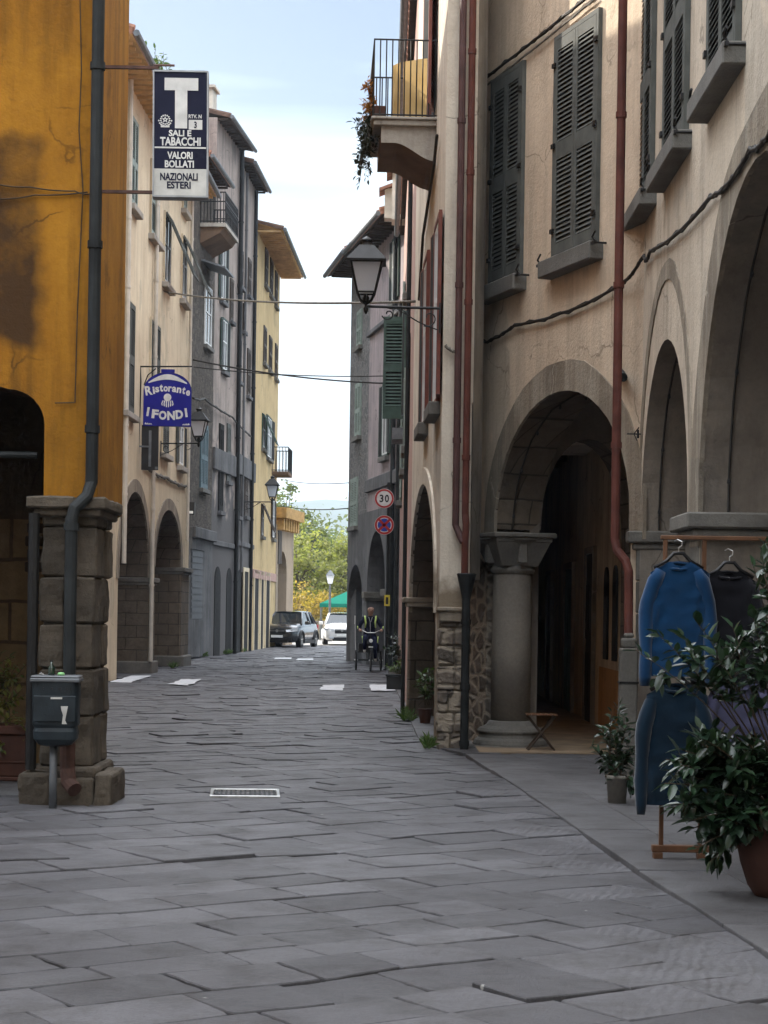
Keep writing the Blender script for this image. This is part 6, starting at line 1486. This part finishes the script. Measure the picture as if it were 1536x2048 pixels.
# ------------------------------------------------------------------ cars
def car(name, label, p, yaw, paint, Lc, Wc, Hc, suv=True, sc=1.0):
    root = thing(name, label, 'car', p, 'cars at the end of the street')
    T = Matrix.Translation(p) @ Matrix.Rotation(yaw, 4, 'Z') @ Matrix.Scale(sc, 4)   # local +x forward, y left
    hw = Wc/2; k = Hc/1.62
    # lengthwise stations: (x, half width, sill z, belt z, crown z)
    st = [(Lc*.5, hw*.62, .42*k, .62*k, .66*k), (Lc*.485, hw*.80, .30*k, .84*k, .88*k), (Lc*.455, hw*.93, .24*k, .93*k, .97*k), (Lc*.40, hw*.985, .22*k, .98*k, 1.03*k), (Lc*.25, hw, .22*k, 1.03*k, 1.10*k), (Lc*.17, hw, .22*k, 1.05*k, 1.13*k), (-Lc*.1, hw, .22*k, 1.06*k, 1.12*k), (-Lc*.33, hw, .22*k, 1.09*k, 1.14*k), (-Lc*.44, hw*.97, .26*k, 1.08*k, 1.12*k), (-Lc*.49, hw*.88, .36*k, 1.0*k, 1.03*k), (-Lc*.5, hw*.7, .42*k, .9*k, .92*k)]
    vs = []; n = 10
    for x, h, a, b, c_ in st:
        m_ = (a+b)/2
        vs += [(x, -h*.86, a), (x, -h*.99, a+.12*k), (x, -h, m_), (x, -h*.96, b-.05*k), (x, -h*.84, b+.01), (x, -h*.4, c_), (x, h*.4, c_), (x, h*.84, b+.01), (x, h*.96, b-.05*k), (x, h, m_), (x, h*.99, a+.12*k), (x, h*.86, a)]
    n = 12
    mb = MB(T); mb.add(vs, [(i*n+j, i*n+(j+1)%n, (i+1)*n+(j+1)%n, (i+1)*n+j) for i in range(len(st)-1) for j in range(n)] + [tuple(range(n)), tuple(range((len(st)-1)*n, len(st)*n))])
    # cabin roof and pillars
    x1, x2, x3, x4 = Lc*.23, Lc*.02, -Lc*.30, -Lc*.46
    zb_, zt_ = 1.03*k, Hc
    body = mb.build('body', paint, root, smooth=True, sub=1)
    def cab(x, h, z): return [(x, -h, z), (x, h, z)]
    b0 = hw*.88; t0 = hw*.64
    mb = MB(T)   # glasshouse, one dark volume
    mb.add([(x1, -b0, zb_-.04), (x1, b0, zb_-.04), (x2, -t0, zt_-.05), (x2, t0, zt_-.05), (x3, -t0, zt_-.05), (x3, t0, zt_-.05), (x4, -b0*.95, zb_-.02), (x4, b0*.95, zb_-.02)],
           [(0,1,3,2), (2,3,5,4), (4,5,7,6), (0,2,4,6), (1,7,5,3), (0,6,7,1)]); mb.build('windows', M['carglass'], root)
    mb = MB(T)
    rf_ = [(x2+.08, t0*.99), (x2-.1, t0*1.03), ((x2+x3)/2, t0*1.05), (x3, t0*1.02), (x3-.14, t0*.96)]
    vs = []
    for x, h in rf_:
        e = 0 if x2-.2 > x > x3 - .05 else .045
        vs += [(x, -h, zt_-.075-e*.3), (x, -h*.9, zt_-.02-e*.6), (x, 0, zt_-e*.6), (x, h*.9, zt_-.02-e*.6), (x, h, zt_-.075-e*.3)]
    mb.add(vs, [(i*5+j, i*5+j+1, (i+1)*5+j+1, (i+1)*5+j) for i in range(4) for j in range(4)])
    for sg in (-1, 1):
        for (xa, ya, za_), (xb, yb, zb2) in (((x1+.02, b0+.01, zb_-.02), (x2+.04, t0+.01, zt_-.06)), ((x3-.08, t0+.01, zt_-.06), (x4+.0, b0*.96, zb_)), (((x2+x3)/2, t0+.02, zt_-.06), ((x2+x3)/2-.02, b0+.01, zb_-.02)), ((x3+.05, t0+.012, zt_-.06), (x3-.05, b0+.01, zb_-.02))):
            mb.tube([(xa, sg*ya, za_), (xb, sg*yb, zb2)], .035, 6)
    mb.build('roof', paint, root, smooth=True)
    rw = .345*k
    for x in (Lc*.5-.86, -Lc*.5+.82):
        for sg in (-1, 1):
            W = T @ Matrix.Translation((x, sg*(hw-.11), rw)) @ Matrix.Rotation(R(90), 4, 'X')
            mb = MB(W); mb.lathe([(rw*.6, -.11), (rw*.93, -.11), (rw, -.08), (rw, .08), (rw*.93, .11), (rw*.6, .11)], 24); wo = mb.build('wheel', M['rubber'], root)
            mb = MB(W); mb.lathe([(rw*.62, .085*(-1)), (rw*.62, .1), (rw*.1, .1)], 20)
            for q in range(5): mb.box((-.03, rw*.08, .095), (.03, rw*.62, .115), M=Matrix.Rotation(q/5*6.283, 4, 'Z')); mb.box((-.03, rw*.08, -.115), (.03, rw*.62, -.095), M=Matrix.Rotation(q/5*6.283, 4, 'Z'))
            mb.build('rim', M['steel'], wo)
    fx = Lc*.5
    for sg in (-1, 1):
        mb = MB(T); mb.add([(fx-.07, sg*hw*.42, .80*k), (fx-.19, sg*hw*.94, .86*k), (fx-.20, sg*hw*.95, .74*k), (fx-.05, sg*hw*.46, .70*k), (fx-.02, sg*hw*.42, .80*k), (fx-.13, sg*hw*.97, .86*k), (fx-.13, sg*hw*.97, .75*k), (fx+.01, sg*hw*.46, .70*k)], [(4,5,6,7), (0,1,5,4), (1,2,6,5), (2,3,7,6), (3,0,4,7)]); mb.build('headlight', M['headlight'], root)
        mb = MB(T); mb.box((fx-.22, sg*hw*.58-.12, .34*k), (fx-.0, sg*hw*.58+.12, .44*k)); mb.build('fog_light', M['headlight'] if not suv else M['black'], root, bevel=.01)
        mb = MB(T); mb.box((x1-.16, sg*(hw+.02) - .0 if sg > 0 else -hw-.22, 1.02*k), (x1-.04, sg*(hw+.22) if sg > 0 else -hw-.02, 1.17*k)); mb.build('mirror', paint, root, bevel=.04, seg=2)
        mb = MB(T); mb.box((-fx+.02, sg*hw*.82-.1, .8*k), (-fx+.2, sg*hw*.82+.1, 1.0*k)); mb.build('tail_light', M['red'], root, bevel=.02)
    mb = MB(T); mb.box((fx-.14, -hw*.40, .60*k), (fx+.012, hw*.40, .80*k)); mb.box((fx-.17, -hw*.52, .24*k), (fx-.005, hw*.52, .42*k)); mb.build('grille', M['black'], root, bevel=.02)
    mb = MB(T); mb.box((fx-.02, -hw*.36, .735*k), (fx+.018, hw*.36, .755*k)); mb.lathe([(.06, 0), (.06, .02)], 16, M=Matrix.Translation((fx+.01, 0, .745*k)) @ Matrix.Rotation(R(90), 4, 'Y')); mb.build('trim', M['steel'], root)
    mb = MB(T); mb.box((fx-.0, -.26, .46*k), (fx+.022, .26, .57*k)); mb.build('number_plate', M['white'], root)
    mb = MB(T)
    for sg in (-1, 1):
        for x in (Lc*.5-.86, -Lc*.5+.82):
            mb.tube([(x+(rw+.06)*math.cos(q*.2618), sg*(hw-.005), rw+(rw+.06)*math.sin(q*.2618)) for q in range(13)], .05, 6)
        mb.box((-Lc*.5+1.25, sg*hw-.05, .2*k), (Lc*.5-1.3, sg*hw+.03, .34*k))
    mb.build('wheel_arch', M['black'] if suv else paint, root, smooth=False)
    return root
def carpaint(name, c, metal=.0):
    m, t, b = newmat(name); b.inputs['Base Color'].default_value = c4(c); b.inputs['Roughness'].default_value = .22; b.inputs['Metallic'].default_value = metal; b.inputs['Coat Weight'].default_value = .8; b.inputs['Coat Roughness'].default_value = .06
    L(t, mix(t, ramp(t, nse(t, pos(t), 3, 4), .3, .7), tuple(q*.9 for q in c), c), b.inputs['Base Color']); return m
M['carglass'] = glass('car window glass', (.015,.022,.028), .04); M['headlight'] = glass('headlight lens', (.45,.47,.5), .1)
q = G(588, 1296); car('parked_car', 'black sport utility car at the end of the street, turned a little aside', Vector((q.x-.35, q.y+2.6, -.03)), R(-90-11), carpaint('graphite car paint', (.028,.030,.034), .4), 4.45, 1.86, 1.66, True, .98)
q = G(664, 1291); car('parked_car', 'white small car half hidden by the dark house corner', Vector((q.x+.35, q.y+2.4, -.03)), R(-90+3), carpaint('white car paint', (.72,.72,.71)), 3.9, 1.72, 1.58, False)

# ------------------------------------------------------------------ the square beyond, trees, hill
M['plaza'] = slabmat('pale square paving', (.40,.38,.35), (.46,.44,.41), False)
mb = MB(); mb.poly([(-30, 89), (30, 89), (30, 108), (-30, 108)], -.05, .012); tag(mb.build('square', M['plaza']), kind='structure')
M['hillground'] = flat('dry hillside grass', (.10,.10,.04), .95, 0, .1, .4, .6, .3)
wl = thing('parapet', 'low stone parapet behind the cars, in front of the trees', 'wall', (-2, 106, 0))
mb = MB(); mb.box((-24, 105.6, -.1), (18, 106.0, .95)); mb.build('wall', M['gate'], wl, bevel=.02)
mb = MB(); mb.box((-24, 105.5, .951), (18, 106.1, 1.06)); mb.build('coping', M['ring'], wl, bevel=.02)
def hillz(x, y): 
    t = max(0, y-125); return -1.5 + min(t, 260)*.055*(1 + .25*math.sin(x*.02+1)) * max(.05, min(1, (20 - x*.9 + (y-125)*.02)/40 + .45)) + .8*nz((x*.03, y*.03, 5))
mb = MB(); nx, ny = 40, 30; vs = []
for j in range(ny+1):
    for i in range(nx+1):
        x = -130 + 260*i/nx; y = 110 + 330*j/ny; vs.append((x, y, hillz(x, y)))
mb.add(vs, [(j*(nx+1)+i, j*(nx+1)+i+1, (j+1)*(nx+1)+i+1, (j+1)*(nx+1)+i) for j in range(ny) for i in range(nx)]); tag(mb.build('hill', M['hillground'], smooth=True, normals=False), kind='structure')
mb = MB(); vs = []; nx, ny = 80, 16
for j in range(ny+1):
    for i in range(nx+1):
        u, v = i/nx, j/ny; x = -1100 + 2200*u; y = 1300 + 700*v
        h = (150 + 70*math.sin(u*9+2.3) + 55*nz((u*7, 2, 3)) + 20*nz((u*25, v*4, 1)) - (x+60)*.12) * .66 * math.sin(min(1, v*1.3)*math.pi/2)
        vs.append((x, y, max(-40, h-8)))
mb.add(vs, [(j*(nx+1)+i, j*(nx+1)+i+1, (j+1)*(nx+1)+i+1, (j+1)*(nx+1)+i) for j in range(ny) for i in range(nx)]); tag(mb.build('mountain', flat('wooded mountain', (.055,.075,.05), .95, 0, .05, .35, .01, .3), smooth=True, normals=False), kind='structure')

M['bark'] = flat('grey bark', (.12,.10,.08), .9, 0, .1, .4, 5, .5)
M['tree_y'] = leafmat('yellow green tree leaves', (.17,.18,.07), (.32,.30,.13), .6, .45, .2); M['tree_o'] = leafmat('ochre autumn leaves', (.22,.16,.045), (.42,.28,.08), .6, .45, .2); M['tree_g'] = leafmat('olive green leaves', (.075,.10,.038), (.15,.16,.06), .6, .35, .2); M['tree_d'] = leafmat('dark green leaves', (.02,.045,.022), (.05,.08,.03), .6, .25, .2)
def tree(label, base, H, rx, mat, seed, n=2600, lo=.25, ls=.3, group='trees beyond the parapet'):
    rg = random.Random(seed); base = Vector(base); root = thing('tree', label, 'tree', base, group)
    n = int(n*1.5); ls *= .8; mt, mc = MB(), MB(); top = base + Vector((rg.uniform(-.4,.4), rg.uniform(-.4,.4), H*.8))
    mt.tube([base - Vector((0,0,.3)), base.lerp(top, .35) + Vector((rg.uniform(-.2,.2), 0, 0)), base.lerp(top, .7), top], [H*.026, H*.02, H*.012, .03], 8)
    cl = []
    for k in range(int(n/60)):
        while True:
            v = Vector((rg.uniform(-1,1), rg.uniform(-1,1), rg.uniform(-1,1)))
            if .25 < v.length < 1: break
        c_ = base + Vector((v.x*rx, v.y*rx, H*(lo + (1-lo)*(v.z*.5+.5)) - .12*H*(v.x**2+v.y**2)*max(0, v.z+.2)))
        cl.append((c_, rg.uniform(.5, 1.15)*rx*.26))
    for c_, r_ in cl[::3]:
        a = base.lerp(top, rg.uniform(.25, .85)); mt.tube([a, a.lerp(c_, .5) + Vector((0,0,.25)), c_], [H*.009, H*.006, .02], 5)
    for c_, r_ in cl:
        for j in range(60):
            p = c_ + Vector((rg.gauss(0,.55)*r_, rg.gauss(0,.55)*r_, rg.gauss(0,.42)*r_)); s = ls*rg.uniform(.6, 1.4)
            a = Vector((rg.gauss(0,1), rg.gauss(0,1), rg.gauss(0,.6))).normalized(); b = a.cross(Vector((rg.gauss(0,1), rg.gauss(0,1), rg.gauss(0,1)))).normalized()
            mc.add([p - a*s*.5, p + b*s*.28, p + a*s*.5, p - b*s*.28], [(0,1,2,3)])
    mt.build('trunk', M['bark'], root); mc.build('crown', mat, root, normals=False)
tree('leafy yellow green tree filling the middle of the street end', (-5.0, 113, -.3), 6.9, 2.6, M['tree_y'], 1, 4200, .12)
tree('yellow tree rising behind the white car and the lamp post', (-2.2, 116, -.4), 6.6, 2.4, M['tree_y'], 2, 4200, .15)
tree('low ochre bush tree behind the black car', (-4.9, 108.5, -.2), 3.4, 2.2, M['tree_o'], 3, 3000, .05, .22)
tree('low ochre bush at the far right of the street end, below the awning', (-1.2, 109.2, -.2), 2.4, 1.6, M['tree_o'], 4, 2000, .05, .2)
tree('yellow tree right behind the gate tower', (-6.4, 118, -.4), 9.2, 1.8, M['tree_y'], 5, 3600, .3)
tree('dark tree clump between the green awning and the yellow trees', (-1.6, 120, -.5), 4.9, 2.4, M['tree_d'], 6, 3000, .1)
tree('tall hazy green tree behind, highest on the left', (-8.0, 150, .6), 11.0, 3.4, M['tree_g'], 7, 4200, .1, .4)
tree('rounded green tree behind, lower on the right', (-5.6, 168, .6), 7.6, 3.6, M['tree_g'], 8, 4200, .1, .42)
tree('dark green tree in the middle of the wood behind', (-5.6, 135, .0), 7.4, 3.0, M['tree_d'], 9, 3000, .1, .35)
rg = random.Random(31); mb = MB()
for k in range(420):
    x = rg.uniform(-70, 60); y = rg.uniform(185, 330); r_ = rg.uniform(2.0, 4.2); z = hillz(x, y)
    for j in range(55):
        p = Vector((x + rg.gauss(0,.5)*r_, y + rg.gauss(0,.5)*r_, z + r_*.9 + rg.gauss(0,.45)*r_)); s = rg.uniform(.5, 1.1)
        a = Vector((rg.gauss(0,1), rg.gauss(0,1), rg.gauss(0,.6))).normalized(); b = a.cross(Vector((rg.gauss(0,1), rg.gauss(0,1), rg.gauss(0,1)))).normalized()
        mb.add([p - a*s*.5, p + b*s*.3, p + a*s*.5, p - b*s*.3], [(0,1,2,3)])
tag(mb.build('hillside_wood', M['tree_g'], normals=False), kind='stuff')

pl_ = P(659, 1250, 100); XLp = pl_.x
lp2 = thing('lamp_post', 'grey lamp post with a lantern top, standing in the sunlit square', 'lamp post', (XLp, 100, 0))
zt_ = P(659, 1140, 100).z
mb = MB(Matrix.Translation((XLp, 100, 0))); mb.lathe([(.16, 0), (.14, .3), (.085, .5), (.07, 1.2), (.055, zt_-.75), (.09, zt_-.72)], 12); mb.build('post', M['zinc'], lp2, smooth=True)
mb = MB(Matrix.Translation((XLp, 100, zt_-.72))); mb.lathe([(.11*q2, 0), (.20*q2, .42)], 4, q0=math.pi/4); mb.build('lamp_glass', M['lampglass'], lp2)
mb = MB(Matrix.Translation((XLp, 100, zt_-.72))); mb.lathe([(.24*q2, .42), (.1*q2, .62), (.02, .72)], 4, q0=math.pi/4); mb.build('lamp_cap', M['zinc'], lp2)
ap = P(682, 1200, 103.5)
aw = thing('awning', 'emerald green market awning on thin poles, in the sunlit square', 'awning', (ap.x, 103.5, 0))
a0_, a1_ = P(641, 1203, 103.5).x, P(641, 1203, 103.5).x + 3.4; zl0 = P(641, 1207, 103.5).z; zl1 = P(690, 1183, 103.5).z
mb = MB(); xm_ = (a0_+a1_)/2
mb.add([(a0_, 102.2, zl0), (a1_, 102.2, zl0), (a1_, 104.6, zl0), (a0_, 104.6, zl0), (xm_, 103.4, zl1+.12)], [(0,1,4), (1,2,4), (2,3,4), (3,0,4)]); mb.box((a0_, 102.19, zl0-.2), (a1_, 102.2, zl0)); mb.box((a0_-.01, 102.2, zl0-.2), (a0_, 104.6, zl0))
mb.build('canopy', leafmat('emerald green canvas', (.010,.21,.15), (.010,.19,.14), .8, .35, .2), aw, normals=False)
mb = MB()
for x in (a0_+.05, a1_-.05):
    for y in (102.25, 104.5): mb.tube([(x, y, 0), (x, y, zl0)], .03, 6)
mb.build('poles', M['zinc'], aw)
# ------------------------------------------------------------------ unseen houses added behind and beside the viewer, to darken the foreground
for pts in ([(-16, -14), (-5.6, -14), (-5.6, 9.5), (-16, 9.5)], [(-5.2, -20), (9, -20), (9, -13), (-5.2, -13)]):
    mb = MB(); mb.poly(pts, -.1, 10.5); tag(mb.build('unseen_building', M['cream_n']), kind='structure')
# ------------------------------------------------------------------ air
hm = bpy.data.materials.new('haze air'); hm.use_nodes = True; ht = hm.node_tree; ht.nodes.remove(ht.nodes['Principled BSDF'])
pv = ht.nodes.new('ShaderNodeVolumePrincipled'); pv.inputs['Color'].default_value = (.72, .84, 1.0, 1); pv.inputs['Density'].default_value = .00032; pv.inputs['Anisotropy'].default_value = .3
ht.links.new(pv.outputs[0], ht.nodes['Material Output'].inputs['Volume'])
mb = MB(); mb.box((-1950, -320, -60), (1950, 4150, 215)); tag(mb.build('haze', hm), kind='stuff')
